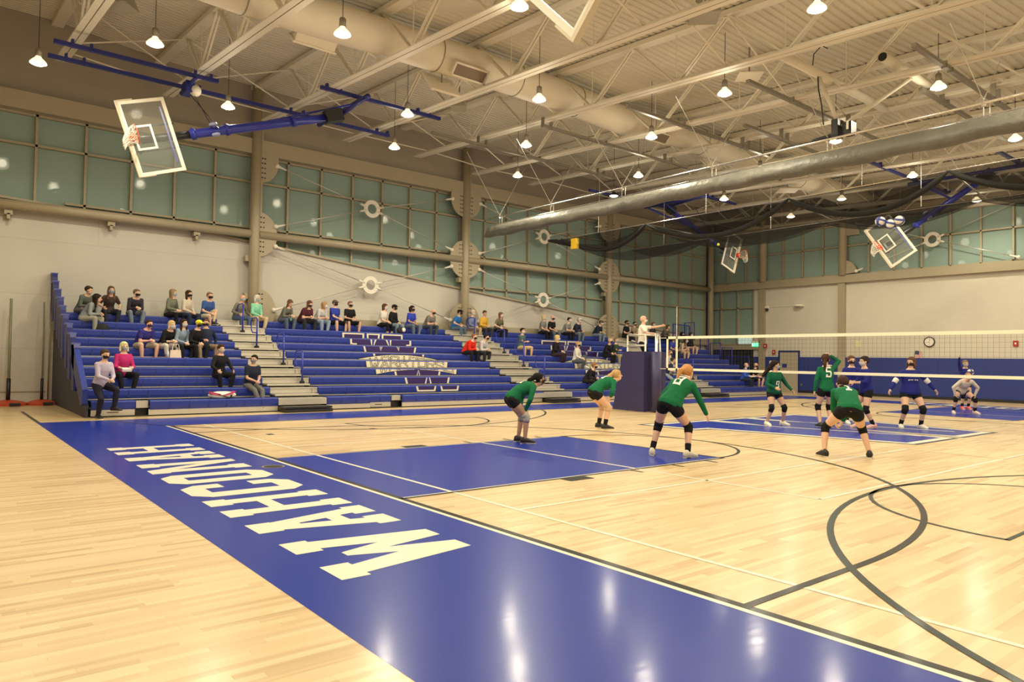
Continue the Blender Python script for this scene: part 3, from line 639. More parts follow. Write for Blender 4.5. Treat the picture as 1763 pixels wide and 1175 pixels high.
# ------------------------------------------------------------------ basketball backstops
M_glass = mat('clear_backboard', (.75, .80, .74), .04); g_ = M_glass.node_tree.nodes['Principled BSDF']; g_.inputs['Specular IOR Level'].default_value = .1; g_.inputs['Alpha'].default_value = .06
def backstop(pos, right, up, nrm, lbl, mast=6.0, hinge=True, blue=True, anchors=(), hoop=True):
    """pos: bottom centre of the board; up runs along the mast to the hinge"""
    pos, right, up = V(pos), V(right).normalized(), V(up).normalized(); nrm = right.cross(up).normalized() if nrm is None else V(nrm).normalized(); right = up.cross(nrm).normalized()
    g = empty('basketball_backstop', pos, lbl, 'basketball hoop')
    P = lambda u, v, w: pos+right*u+up*v+nrm*w
    RR = Matrix((right, up, nrm)).transposed()
    bb = lambda mb, u0, u1, v0, v1, w0, w1: mb.box(P((u0+u1)/2, (v0+v1)/2, (w0+w1)/2), (abs(u1-u0), abs(v1-v0), abs(w1-w0)), RR)
    bb(MB(), -.88, .88, .03, 1.04, -.012, 0).build('glass_board', M_glass, g)
    f = MB()
    for q in ((-.915, -.835, .081, .989), (.835, .915, .081, .989), (-.915, .915, .031, .08), (-.915, .915, .99, 1.07)): bb(f, *q, -.03, .01)
    f.build('board_frame', M_bright, g)
    f = MB()
    for q in ((-.3, -.25, .2, .55), (.25, .3, .2, .55), (-.3, .3, .15, .2), (-.3, .3, .55, .6)): bb(f, *q, -.002, .006)
    f.build('target_square', M_bright, g)
    f = MB(); bb(f, -.935, .935, -.03, .03, -.045, .035); bb(f, -.94, -.917, .031, .36, -.045, .035); bb(f, .917, .94, .031, .36, -.045, .035); f.build('edge_padding', mat('cream_edge_padding', (.66, .58, .44), .6), g)
    # rim and net
    rc = P(0, .15, .38); ring = [rc+(right*cos(t*pi/12)+nrm*sin(t*pi/12))*.228 for t in range(25)]
    rm = MB().tube(ring, .011, 8, False); bb(rm, -.08, .08, .02, .17, 0, .16); (rm.build('rim', M_hoop, g, True) if hoop else 0)
    grav = V((0, 0, -1))
    nt_ = MB(); K = 12; L = [(.225, 0), (.19, .10), (.15, .2), (.12, .3), (.11, .40)]
    axis = (-up*.75+grav*.65).normalized(); c_ = []
    for li, (r, dd) in enumerate(L):
        c = rc+(-up*(1-li/4)+axis*(li/4)).normalized()*dd; c_.append([c+(right*cos(2*pi*(k+.5*li)/K)+nrm*sin(2*pi*(k+.5*li)/K))*r for k in range(K)])
    for li in range(4):
        for k in range(K): nt_.tube([c_[li][k], c_[li+1][k]], .007, 4); nt_.tube([c_[li][k], c_[li+1][(k-1) % K]], .007, 4)
    if hoop: nt_.build('hoop_net', M_cord, g)
    # support behind the board
    f = MB()
    for s in (-1, 1): f.bar(P(s*.30, .1, -.10), P(s*.30, 1.15, -.16), .04, .04).bar(P(s*.32, .25, -.02), P(s*.3, .25, -.12), .05, .05)
    f.bar(P(-.35, .2, -.13), P(.35, .2, -.13), .05, .05); f.build('back_bracket', M_dark, g)
    if blue: MB().bar(P(-.70, .93, -.05), P(.70, .93, -.05), .06, .04).build('top_channel', M_bluesteel, g)
    MB().tube([P(0, .30, -.2), P(0, 1.5, -.24)], .10, 14).build('extension_tube', M_dark, g, True)
    MB().tube([P(0, 1.45, -.24), P(0, 1.6, -.24), P(0, 2.9, -.26), P(0, mast, -.3)], [.11, .115, .115, .11], 16).build('mast', M_bluesteel, g, True)
    for an_, (v0, r_) in zip(anchors, ((mast-.05, .06), (3.0, .04), (2.3, .03))): MB().tube([P(0, v0, -.26), V(an_)], r_, 10).build('brace_tube', M_bluedark if r_ > .05 else M_bluesteel, g, True)
    if anchors: MB().box(P(0, mast-.25, -.2), (.34, .5, .28), RR).build('hinge_hardware', M_dark, g)
    for v in (1.55, 2.4, 4.2): MB().lathe(P(0, v, -.25), [(.15, -.04), (.15, .04)], 16, up, True).build('collar', M_bluesteel, g, True)
    for s in (-1, 1): MB().lathe(P(s*.13, 2.05, -.08), [(.001, -.03), (.10, -.03), (.10, .03), (.001, .03)], 14, right).build('pulley', mat('pale_blue_pulley', (.35, .38, .62), .4), g, True)
    return g, P
# cross court hoop over the bleachers
bs, P = backstop((-.38, 10.56, 6.64), (.30, -.07, -.95), (.95, -.10, .31), None, 'folded up backboard with white frame and orange hoop above the near end of the bleachers', 5.6, anchors=[(5.45, 9.72, 8.86), (5.45, 12.5, 8.86), (5.45, 10.4, 8.86)])
hx = P(0, 5.9, -.3)
def railset(rails, cross, lbl):
    g = empty('hoop_rail_frame', (rails[0][0], rails[0][2], rails[0][3]), lbl, 'rail frame')
    for x0, x1, y, z in rails:
        MB().bx(x0, x1, y-.05, y+.05, z-.045, z+.045).build('rail', M_bluedark, g)
        for x in TX:
            if x0 <= x <= x1:
                for s in (-.2, .2): MB().bx(x+s-.03, x+s+.03, y-.06, y+.06, z-.05, z+.14).build('clamp', M_bluedark, g)
    for x, y0, y1, z, r in cross: MB().tube([(x, y0, z), (x, y1, z)], r, 12).build('cross_tube', M_bluedark, g, True)
    return g
railset([(-1.83, 2.0, 11.7, 9.0), (-1.83, 7.9, 12.78, 9.0), (4.3, 8.25, 10.2, 9.0)], [(5.45, 9.6, 12.9, 8.86, .075), (1.35, 11.5, 12.9, 8.85, .05)], 'dark blue rails clamped under the trusses holding the near hoop')
g = empty('hoop_winch', (1.35, 12.2, 8.75), 'small blue and cream winch above the near tilted backboard', 'winch')
MB().box((1.35, 12.2, 8.78), (.22, .5, .3)).build('winch_body', M_bluedark, g); MB().ell((1.5, 12.05, 8.72), (.16, .16, .16)).build('motor', M_ceil, g, True)
q = P(0, 2.05, -.08); MB().tube([(1.5, 12.1, 8.6), tuple(q+V((-.06, 0, .05)))], .012, 6).tube([(1.42, 12.15, 8.6), tuple(q+V((.1, 0, .05)))], .012, 6).build('lift_cable', M_dark, g)
# main hoop near the camera, cut by the top of the frame
backstop((1.2, -3.83, 5.49), (0, .75, -.66), (0, .72, .70), (1, 0, 0), 'backboard corner with cream padding hanging into the top edge of the picture', 4.6, hoop=False)
# far main hoop with volleyballs wedged behind it
b2, P2 = backstop((24.83, 4.16, 6.06), (.06, -.54, -.84), (.07, -.84, .54), (-1, -.09, -.01), 'tilted backboard high at the far end behind the flying volleyballs', 4.5, anchors=[(25.2, -1.1, 8.5), (25.2, 2.9, 8.5)])
railset([(21.3, 28.6, 2.95, 8.62), (23.0, 25.8, -.4, 8.62)], [(25.2, -1.2, 3.2, 8.5, .07)], 'dark blue rails above the black net holding the far hoop')
M_vb = mat('volleyball_white', (.78, .74, .66), .5); M_vbb = mat('volleyball_blue', (.03, .05, .25), .5)
def volleyball(c, lbl, r=.105, rot=0.):
    g = empty('volleyball', c, lbl, 'ball', None); MB().ell(c, (r, r, r), None, 18, 12).build('ball_shell', M_vb, g, True)
    c = V(c)
    for k, ax in enumerate((V((1, 0, .3)), V((.2, 1, .1)), V((.1, .3, 1)))):
        ax = (Matrix.Rotation(rot+k, 3, 'Z') @ ax).normalized(); u, t = basis(ax); z0 = .25*r
        MB().loft([[c+ax*zz+(u*cos(2*pi*j/20)+t*sin(2*pi*j/20))*sqrt(r*r-zz*zz)*1.02 for j in range(20)] for zz in (z0-.022, z0, z0+.022)], False).build('blue_panel', M_vbb, g, True)
for c, l in (((12.13, -1.49, 4.65), 'volleyball in the air over the net, left one of three'), ((12.2, -1.66, 4.575), 'volleyball in the air over the net, middle one of three'), ((12.27, -1.83, 4.64), 'volleyball in the air over the net, right one of three')): volleyball(c, l, .105, c[1]*3)
# far cross court hoop
b3, P3 = backstop((27.06, 11.92, 6.81), (.33, -.02, .94), (-.94, .03, .33), (-.03, -1, -.01), 'far folded backboard seen edge on in front of the corner windows', 5.4, anchors=[(21.5, 10.0, 8.62), (21.5, 13.1, 8.62), (21.5, 12, 8.62)])
railset([(17.6, 23.2, 12.9, 8.75), (20.0, 24.4, 10.3, 8.75)], [(21.5, 9.9, 13.2, 8.62, .07)], 'dark blue rails near the third column holding the far cross court hoop')
MB().tube([(23.6, 11.9, 8.7), tuple(P3(0, 2.05, -.08))], .015, 6).build('lift_cable', M_bluedark, b3)
# scoreboard style winch on its two tubes
g = empty('curtain_winch', (13.0, -.1, 8.2), 'black winch motor on a cream braced tube frame near the top right', 'winch')
MB().tube([(10.95, .28, 8.62), (16.4, .28, 8.62)], .11, 14).build('support_tube', M_ceil, g, True); MB().tube([(12.9, -1.2, 8.6), (15.4, -1.2, 8.6)], .11, 14).build('support_tube', M_ceil, g, True)
for x, y in ((10.94, .28), (12.89, -1.2)): MB().lathe((x, y, 8.62 if y > 0 else 8.6), [(.001, -.012), (.10, -.012), (.10, 0)], 14, V((1, 0, 0))).build('open_end', M_ink, g)
MB().tube([(12.75, .28, 8.6), (12.9, -.15, 7.35)], .05, 10).tube([(14.4, -1.2, 8.5), (13.0, -.2, 7.25)], .055, 10).build('brace_tube', M_ceil, g, True)
m_ = MB().box((12.95, -.12, 7.2), (.3, .16, .42)).box((13.0, -.38, 7.15), (.26, .22, .3)).tube([(12.9, -.05, 7.05), (12.85, .45, 7.0)], .06, 10); m_.build('motor', M_dark, g)
MB().box((12.83, -.42, 7.2), (.02, .05, .2)).box((12.83, -.14, 7.25), (.02, .03, .34)).build('motor_fins', M_bright, g)
MB().tube([(12.7, .25, 8.6), (12.68, .22, 8.2), (12.72, .16, 7.8), (12.7, .1, 7.3)], .016, 6).tube([(12.5, .28, 8.7), (12.45, .22, 9.0), (12.4, .0, 9.12), (12.4, -.15, 9.0)], .014, 6).build('cable', M_dark, g)
# ------------------------------------------------------------------ bleachers
YF, RUN, Z0_, RISE = 10.35, .61, .38, .2555
NR = 10
def ry(k): return YF+RUN*k
def rz_(k): return Z0_+RISE*k
M_gapline = mat('seat_joint_shadow_gap', (.010, .022, .19), .6)
def seat_row(x0, x1, k, parent):
    b = MB(); y, z = ry(k), rz_(k)
    n = max(1, int(round((x1-x0)/.457))); st = (x1-x0)/n
    for i in range(n):
        a, c = x0+i*st+.002, x0+(i+1)*st-.002
        prof = [(y+.30, z-.03), (y+.30, z), (y+.05, z+.004), (y+.012, z-.008), (y, z-.03), (y+.004, z-.15), (y+.03, z-.228), (y+.05, z-.228), (y+.05, z-.05), (y+.28, z-.03)]
        b.loft([[V((a, p, q)) for p, q in prof], [V((c, p, q)) for p, q in prof]])
        m = (a+c)/2; b.ci = 1; b.add([(c-.035, y+.001, z-.2), (c, y+.001, z-.2), (c, y+.001, z-.07)], [(0, 1, 2)]); b.add([(a+.035, y+.001, z-.199), (a, y+.001, z-.07), (a, y+.001, z-.199)], [(0, 1, 2)]); b.ci = 0
    return b.build('seat_row', [M_seat, M_gapline], parent)
def footdeck(x0, x1, k, parent):
    y, z = ry(k), rz_(k)-.41; MB().bx(x0, x1, y-.33, y+.32, z-.04, z).bx(x0, x1, y+.012, y+.03, z+.155, z+.178).build('foot_deck', M_alu, parent)
BX0, BX1 = -1.0, 28.7
AIS = [(3.37, 4.74), (12.37, 13.62, 14.27), (22.0, 23.4)]
SECT = [(-1.0, 3.37, 'leftmost bank of blue bleacher rows beside the end panel'), (4.76, 12.35, 'second bank of blue bleacher rows carrying the first large W logo'), (14.28, 21.95, 'third bank of blue bleacher rows behind the bending players'), (23.45, 28.6, 'last bank of blue bleacher rows near the far corner')]
BK = []
for si, (a, c, lb) in enumerate(SECT):
    g = empty('bleacher_bank', ((a+c)/2, ry(5), 0), lb, 'bleachers', 'banks of blue bleachers'); BK.append(g)
    for k in range(NR):
        cc = c
        if si == 3: cc = {9: 26.9, 8: 27.9, 7: 28.55, 6: 28.6, 5: 28.6}.get(k, 28.6 if k else 28.0)
        if k == 0 and si == 0:
            seat_row(-1.0, -.06, 0, g).location.y += .12; seat_row(.22, c, 0, g)
        elif k == 0 and si == 1: seat_row(a, 6.12, 0, g); seat_row(6.14, 6.86, 0, g).location.y += .12; seat_row(7.2, c+.55, 0, g)
        elif si == 1 and k < 3: seat_row(a, c+(.55 if k == 0 else .05), k, g)
        else: seat_row(a, cc, k, g)
        if k: footdeck(a, cc, k, g)
    f = MB()
    if si == 0: f.bx(-1.0, -.08, YF+.13, YF+.16, .03, .17).bx(.2, c, YF+.03, YF+.06, .03, .17)
    elif si == 1: f.bx(a, 6.12, YF+.03, YF+.06, .03, .17).bx(6.12, 6.86, YF+.13, YF+.16, .03, .17).bx(7.2, c+.5, YF+.03, YF+.06, .03, .17)
    else: f.bx(a, c, YF+.03, YF+.06, .03, .17)
    f.build('kick_panel', M_alu, g)
    MB().bx(a, c, YF+.02, YF+.05, 0, .03).build('kick_rubber', M_rubber, g)
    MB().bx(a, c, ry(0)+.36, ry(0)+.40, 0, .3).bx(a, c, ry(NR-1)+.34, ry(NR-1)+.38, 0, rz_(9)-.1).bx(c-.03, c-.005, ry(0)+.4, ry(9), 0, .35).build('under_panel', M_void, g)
    if si == 0: MB().bx(-.06, .2, YF+.10, YF+.3, .2, .37).build('seat_stop', M_alu, g); MB().bx(-.06, .2, YF+.2, YF+.34, 0, .2).build('dark_gap', M_ink, g)
    if si == 1: MB().bx(6.88, 7.18, YF+.10, YF+.3, .22, .37).build('seat_stop', M_alu, g); MB().bx(6.88, 7.18, YF+.2, YF+.34, 0, .2).build('dark_gap', M_ink, g)
    for x in ((-.55,) if si == 0 else (6.45,) if si == 1 else ()):
        MB().bx(x-.12, x+.12, YF+.125, YF+.13, .10, .12).build('latch', M_dark, g)
# closed left end with stacked end rails
e = empty('bleacher_end_panel', (-1.1, 13.5, 0), 'dark grey and blue closed end panel of the bleachers', 'end panel')
MB().prism([(10.5, 0), (16.5, 0), (16.5, rz_(9)-.1), (10.5, .3)], lambda p: V((-1.10, p[0], p[1])), lambda p: V((-1.05, p[0], p[1]))).build('cover', mat('dark_blue_grey_cover', (.035, .04, .075), .6), e)
for k in range(0, NR):
    y = ry(k)
    zt = [0.75, 1.72, 1.99, 2.25, 2.51, 2.77, 3.03, 3.29, 3.56, 3.82][k]
    yc = [10.45, 12.05, 12.75, 13.35, 14.1, 14.62, 15.1, 15.66, 16.2, 16.52][k]
    if k == 0: continue
    MB().prism([(yc-.35, zt-1.15), (yc-.02, zt-1.15), (yc+.16, zt-.1), (yc+.16, zt), (yc-.24, zt), (yc-.3, zt-.1)], lambda p: V((-1.20, min(p[0], 16.56), p[1])), lambda p: V((-1.07, min(p[0], 16.56), p[1]))).build('end_rail', M_bluedark, e)
    MB().bx(-1.22, -1.05, yc-.22, min(yc+.1, 16.55), zt-.02, zt+.03).build('rail_cap', mat('pale_blue_cap', (.10, .12, .38), .35), e)
MB().prism([(10.36, .34), (10.6, .28), (12.4, 1.45), (12.2, 1.74), (11.95, 1.72), (10.36, .66)], lambda p: V((-1.20, p[0], p[1])), lambda p: V((-1.08, p[0], p[1]))).build('end_rail', M_seat, e)
# aisles: aluminium steps
AL = ['first aisle from the left', 'second aisle, left of the padded net stand', 'third aisle behind the volleyball net']
for ai, A in enumerate(AIS):
    g = empty('aisle_steps', ((A[0]+A[-1])/2, ry(5), 0), 'pale aluminium stair treads of the '+AL[ai], 'steps')
    x0 = A[0]; x1 = A[-1]
    for k in range(NR):
        y, z = ry(k), rz_(k); xa = x0 if not (ai == 1 and k < 1) else 12.92
        q = MB(); q.bx(xa, x1, y+.02, y+.33, z-.045, z-.02).bx(xa, x1, y+.02, y+.04, z-.17, z-.04).bx(xa, x1, y+.0, y+.02, z-.045, z-.015)
        q.build('upper_tread', M_alu, g)
        zz = z-.13 if k else .16
        if k: MB().bx(xa+.02, x1-.1, y-.30, y+.02, z-.21, z-.18).bx(xa+.02, x1-.1, y-.31, y-.29, z-.23, z-.18).bx(x1-.16, x1-.12, y-.02, y+.0, z-.17, z-.05).build('half_step', M_alu, g)
        if k < 9: MB().bx(xa, x1, y+.34, y+.36, max(0, z-.3), z-.02).build('riser_shade', M_steel, g)  # darker grey strip paints the shade behind each tread
    MB().bx(xa if ai == 1 else x0, x1, YF-.02, YF+.02, .18, .34).build('front_riser', M_alu, g)
    xa = 12.92 if ai == 1 else x0
    o = MB().bx(xa, x1-.05, YF-.5, YF-.02, .10, .15).bx(xa+.02, x1-.03, YF-.5, YF+.0, .01, .085).build('pull_out_step', M_dark, None); tag(o, 'black pull out step at the foot of the '+['first aisle', 'second aisle', 'third aisle'][ai], 'step')
    xm = (x0+x1)/2+(.2 if ai == 1 else 0)
# handrails
HR = [(4.05, 7.6, 0), (4.15, 5.6, 0), (4.3, 3.5, 0), (4.5, 1.6, 0)]
def handrail(x, k, lb, r=.02):
    y = ry(k)-.12; z = rz_(k)-.42+.2; g = empty('aisle_handrail', (x, y, z), lb, 'handrail', 'blue aisle handrails')
    MB().lathe((x, y, z), [(.001, 0), (.075, 0), (.075, .10), (.05, .12), (.001, .12)], 12).build('socket', M_dark, g)
    MB().tube([(x, y, z+.05), (x, y, z+.95)], .028, 10).build('post', M_bluesteel, g, True)
    pts = []
    for t in range(17):
        a = 2*pi*t/16; pts.append((x, y+.27-.26*cos(a)+.12*sin(a)*0, z+.78+.22*sin(a)+.12*(.27-.26*cos(a))))
    pts = [(x, y, z+.95), (x, y+.08, z+1.0), (x, y+.46, z+.98), (x, y+.56, z+.88), (x, y+.5, z+.62), (x, y+.4, z+.54), (x, y+.05, z+.52), (x, y, z+.5)]
    MB().tube(pts, r, 8).build('grab_loop', M_bluesteel, g, True)
for i, k in enumerate((2, 4, 6, 8)): handrail(4.12+(.10, .05, 0, 0)[i]-.02*k+.3*(k < 6), k, 'blue looped handrail in the first aisle, %s from the bottom' % ORD[i])
for i, k in enumerate((2, 4, 6)): handrail(13.9-.0*k, k, 'blue looped handrail in the second aisle, %s from the bottom' % ORD[i])
handrail(22.9, 2, 'blue looped handrail in the third aisle seen through the net')
handrail(13.3, 8, 'blue looped handrail near the man in the yellow top')
# printed W WARRIORS logo across the seat fronts
def logo(cx, parent, kmax=8, kmin=1):
    H = lambda k: k-kmin   # one unit of v per row
    def Wp(e):
        return [(x/3.6, y) for x, y in grow([(a*3.6, b) for a, b in WPOLY], e)]
    arch = lambda u: -.74*(u/1.5)**2
    ban = [(u, 4.82+arch(u)) for u in [-1.6+i*3.22/24 for i in range(25)]]; ban2 = [(u, 2.98+arch(u)) for u in [1.58-i*3.12/24 for i in range(25)]]
    B = ban+ban2; big = [(u*1.02, v+(.1 if i < 25 else -.1)) for i, (u, v) in enumerate(B)]
    
    def T(wd, h=1.34):
        out = []; tot = 8*4+7*1.2; s = 2.86/tot; x = -1.42
        for ch in 'WARRIORS':
            for pl in STROKE[ch]:
                for a, c in zip(pl, pl[1:]):
                    q = seg((x+a[0]*s, a[1]*h/6/3.6*1.0), (x+c[0]*s, c[1]*h/6/3.6), wd)
                    out.append([(p[0], 3.2+p[1]*3.6+arch(p[0])) for p in q])
            x += 5.2*s
        return out
    layers = [(M_cream, [Wp(.0)]), (M_seatn, [Wp(-.25)]), (M_ink, [big]), (M_cream, [B]), (M_ink, T(.07)), (M_cream, T(.026))]
    for li, (m, polys) in enumerate(layers):
        b = MB(); y_off = .0012*(li+1)
        for k in range(kmin, kmax+1):
            z1 = rz_(k)-.03; z0 = rz_(k)-.225; v0 = k-kmin
            for u0, u1, a, c in scan(polys, v0, v0+1, .05):
                za = z0+(a-v0)*(z1-z0); zb = z0+(c-v0)*(z1-z0); yy = ry(k)-y_off
                yo = lambda z: yy+(.0 if z > rz_(k)-.12 else 0)
                b.add([(cx+u0, yy, za), (cx+u1, yy, za), (cx+u1, yy, zb), (cx+u0, yy, zb)], [(0, 1, 2, 3)])
        b.build(['letter_outline', 'letter_fill', 'banner_edge', 'banner', 'banner_lettering', 'banner_lettering_inner'][li], m, parent)
logo(8.82, BK[1]); logo(18.35, BK[2])
# rear guard rails and far end railings
def railing(pts, name, lb, h=1.0, bars=.12, x=None):
    g = empty(name, pts[0], lb, 'railing')
    if name == 'guard_railing':
        g.parent = BK[3]; g.location = V(pts[0])-BK[3].location; del g['label']; del g['category']
    for a, c in zip(pts, pts[1:]):
        a, c = V(a), V(c); U = V((0, 0, h)); MB().tube([a, a+U, c+U, c], .03, 8).build('frame', M_bluesteel, g, True)
        n = int((c-a).length/bars); q = MB()
        for i in range(1, n): p = a+(c-a)*i/n; q.tube([p+V((0, 0, .08)), p+U], .009, 5)
        q.tube([a+V((0, 0, .08)), c+V((0, 0, .08))], .015, 6).build('bars', M_bluesteel, g)
    return g
zb = lambda k: rz_(k)-.42
railing([(28.75, 16.4, 2.7), (28.75, 15.75, 2.7)], 'guard_railing', 'blue guard railing at the top far corner of the bleachers')
railing([(27.1, 15.9, 2.55), (28.6, 15.95, 2.5)], 'guard_railing', 'blue guard railing behind the top far seats')
railing([(28.75, 15.35, 1.9), (28.75, 14.8, 1.9)], 'guard_railing', 'blue guard railing two steps below the far corner one')
railing([(28.75, 14.7, 1.55), (28.75, 14.05, 1.55)], 'guard_railing', 'middle blue guard railing on the far end of the bleachers')
railing([(28.75, 13.95, 1.3), (28.75, 13.35, 1.3)], 'guard_railing', 'lowest blue guard railing on the far end of the bleachers')
railing([(31.0, 15.2, 0), (31.0, 13.75, 0)], 'gate_railing', 'dark blue barred gate by the doorway in the far corner', 1.85, .14)
for p_ in (((29.6, 16.0, 0), (30.6, 16.0, 0)),): railing(list(p_), 'gate_railing', 'blue barred railing beside the corner column', 2.2)
# ------------------------------------------------------------------ volleyball net and stand
PX, PY = 12.8, 4.87
g = empty('volleyball_net', (PX, 0, 1.3), 'long white taped volleyball net across the court', 'volleyball net')
YR = -6.2
M_tape = mat('cream_net_tape', (.85, .80, .62), .6)
MB().bx(PX-.006, PX+.006, YR, PY, 2.17, 2.245).build('top_tape', M_tape, g); MB().bx(PX-.006, PX+.006, YR, PY, 1.26, 1.325).build('bottom_tape', M_tape, g)
MB().bx(PX-.006, PX+.006, PY-.06, PY, 1.26, 2.245).build('side_tape', M_tape, g); MB().bx(PX-.006, PX+.006, 4.47, 4.53, 1.26, 2.245).build('side_tape', M_tape, g)
q = MB(); y = PY
while y > YR: q.bx(PX-.001, PX+.001, y-.0014, y+.0014, 1.3, 2.2); y -= .1
for i in range(1, 9): q.bx(PX-.002, PX+.002, YR, PY, 1.3+i*.1-.0014, 1.3+i*.1+.0014)
q.build('net_mesh', mat('dark_net_twine', (.05, .045, .04), .8), g)
MB().tube([(PX-.01, 4.5, 1.3), (PX-.01, 4.5, 3.1)], .007, 6).build('antenna', M_bright, g)
for i in range(5): MB().tube([(PX-.01, 4.5, 2.3+i*.17), (PX-.01, 4.5, 2.38+i*.17)], .009, 6).build('antenna_band', M_cord if i % 2 else M_bright, g)
ps = empty('net_post', (PX, 5.25, 0), 'padded dark blue net post at the end of the net', 'net post')
MB().tube([(PX, 5.25, 0), (PX, 5.25, 2.35)], .045, 12).build('post', M_chrome, ps, True)
MB().tube([(PX, 5.25, .02), (PX, 5.25, 1.80)], .15, 16).build('post_pad', mat('navy_vinyl_pad', (.035, .03, .10), .45, bump=.35, bscale=7), ps, True)
MB().tube([(PX, 5.2, 2.2), (PX, PY, 2.2)], .008, 5).tube([(PX, 5.2, 1.3), (PX, PY, 1.3)], .008, 5).build('tension_cord', M_cord, ps)
st = empty('referee_stand', (12.75, 6.0, 0), 'referee stand wrapped in dark navy pads beside the net post', 'referee stand')
MB().prism([(5.48, 0.02), (6.72, 0.02), (6.32, 1.80), (5.48, 1.80)], lambda p: V((12.52, p[0], p[1])), lambda p: V((12.60, p[0], p[1]))).build('front_pad', MATS['navy_vinyl_pad'], st)
MB().bx(12.6, 13.5, 5.46, 5.54, .02, 1.8).build('side_pad', MATS['navy_vinyl_pad'], st)
q = MB()
for y in (5.55, 6.25): q.tube([(12.66, y, 0), (12.66, y, 2.3)], .03, 8).tube([(13.5, y, 0), (13.3, y, 2.3)], .03, 8)
q.tube([(12.66, 5.55, 2.3), (12.66, 6.25, 2.3)], .03, 8).tube([(12.66, 5.55, 2.3), (13.3, 5.55, 2.3)], .03, 8).tube([(12.66, 6.25, 2.3), (13.3, 6.25, 2.3)], .03, 8).tube([(12.66, 5.55, 1.98), (12.66, 6.25, 1.98)], .03, 8).build('stand_frame', M_alu, st, True)
MB().bx(12.64, 13.3, 5.5, 6.3, 1.14, 1.2).build('platform', M_alu, st)
q = MB()
for i in range(4): q.bx(13.36, 13.5, 5.6, 6.2, .2+i*.25, .23+i*.25)
q.build('ladder_rungs', M_alu, st)
# ------------------------------------------------------------------ things on the far wall
def wallbox(name, y, z, w_, h_, m, lb, cat, d=.05): return tag(MB().bx(XF-d, XF-.001, y-w_/2, y+w_/2, z-h_/2, z+h_/2).build(name, m), lb, cat)
ck = empty('wall_clock', (XF, 4.76, 2.6), 'round white wall clock above the small flag', 'clock')
MB().lathe((XF-.05, 4.76, 2.6), [(.001, 0), (.20, 0)], 28, V((-1, 0, 0))).build('clock_face', M_bright, ck)
MB().lathe((XF-.001, 4.76, 2.6), [(.20, 0), (.235, .01), (.235, .06), (.20, .065)], 28, V((-1, 0, 0))).build('clock_rim', M_dark, ck, True)
q = MB(); 
for h in range(12): a = h*pi/6; q.box((XF-.052, 4.76+.165*sin(a), 2.6+.165*cos(a)), (.002, .018, .018))
q.bar((XF-.054, 4.76, 2.6), (XF-.054, 4.76+.10, 2.6-.02), .002, .012).bar((XF-.054, 4.76, 2.6), (XF-.054, 4.76-.03, 2.6+.14), .002, .009).build('clock_hands', M_ink, ck)
fg = empty('small_flag', (XF, 5.1, 1.9), 'small american flag hanging tilted below the clock', 'flag'); cR = Matrix.Rotation(.10, 3, 'X')
F = lambda y, z: V((XF-.05, 5.36, 2.2))+cR @ V((0, -y, -z))
q = MB(); qr = MB()
for i in range(6): 
    for mm, s in ((qr, 0), (q, 1)):
        y0, y1 = (i*2+s)*.33/12, (i*2+s+1)*.33/12
        mm.add([F(y0, 0), F(y1, 0), F(y1, .42), F(y0, .42)], [(0, 1, 2, 3)])
qr.build('red_stripes', mat('flag_red', (.42, .05, .04), .8), fg); q.build('white_stripes', M_cord, fg)
q = MB(); p0 = [F(0, 0), F(.18, 0), F(.18, .17), F(0, .17)]; q.add([p+V((-.004, 0, 0)) for p in p0], [(0, 1, 2, 3)]); q.build('blue_canton', mat('flag_blue', (.05, .06, .12), .8), fg)
wallbox('notice_paper', 8.0, 2.54, .28, .30, mat('yellowed_paper', (.72, .66, .38), .8), 'square yellowish paper on the block wall right of the pilaster', 'paper', .01)
for y, z, lb in ((12.93, 2.45, 'red fire alarm box on the pilaster beside the exit sign'), (12.5, 2.12, 'red fire alarm pull station above the grey door corner'), (1.42, 2.5, 'red fire alarm box on the wall near the right edge')):
    g = empty('fire_alarm', (XF-.14, y, z), lb, 'fire alarm'); MB().bx(XF-.2 if y > 12.6 else XF-.06, XF-.13 if y > 12.6 else XF-.001, y-.09, y+.09, z-.12, z+.12).build('alarm_box', mat('alarm_red', (.40, .03, .02), .45), g)
    MB().bx(XF-.205 if y > 12.6 else XF-.065, XF-.2 if y > 12.6 else XF-.06, y-.03, y+.03, z-.04, z+.04).build('strobe', M_bright, g)
ex = empty('exit_sign', (XF, 13.52, 2.55), 'green lit exit sign with cream housing beside the corner doorway', 'exit sign')
MB().bx(XF-.12, XF-.01, 13.36, 13.78, 2.42, 2.62).build('sign_face', M_green_l, ex); MB().bx(XF-.14, XF-.01, 13.3, 13.8, 2.62, 2.74).build('lamp_housing', M_bright, ex)
q = MB()
for P in strokes('EXIT', 0, 0, .12, .016, 1.9, .7): q.add([(XF-.123, 13.75-p[0]*1.0, 2.46+p[1]) for p in P], [(0, 1, 2, 3)])
q.build('letters', mat('exit_white', (.7, .9, .7), .5, emit=(.5, 1, .6), es=2.5), ex)
wl = empty('wall_light', (XF, 11.05, 4.55), 'small white wall light with a conduit running to the camera', 'wall light')
MB().lathe((XF-.14, 11.05, 4.55), [(.001, .05), (.2, .05), (.24, -.02), (.001, -.04)], 16).bx(XF-.2, XF, 10.8, 11.3, 4.5, 4.58).build('fixture', M_bright, wl)
MB().tube([(XF-.03, 11.3, 4.56), (XF-.03, 12.9, 4.56)], .014, 6).build('conduit', M_bright, wl)
sc_ = empty('security_camera', (XF, 12.92, 4.5), 'white security camera mounted beside the far pilaster', 'camera')
MB().bx(XF-.16, XF, 12.82, 12.98, 4.5, 4.62).build('bracket', M_bright, sc_); MB().ell((XF-.1, 12.88, 4.42), (.08, .08, .08)).build('dome', M_dark, sc_, True)
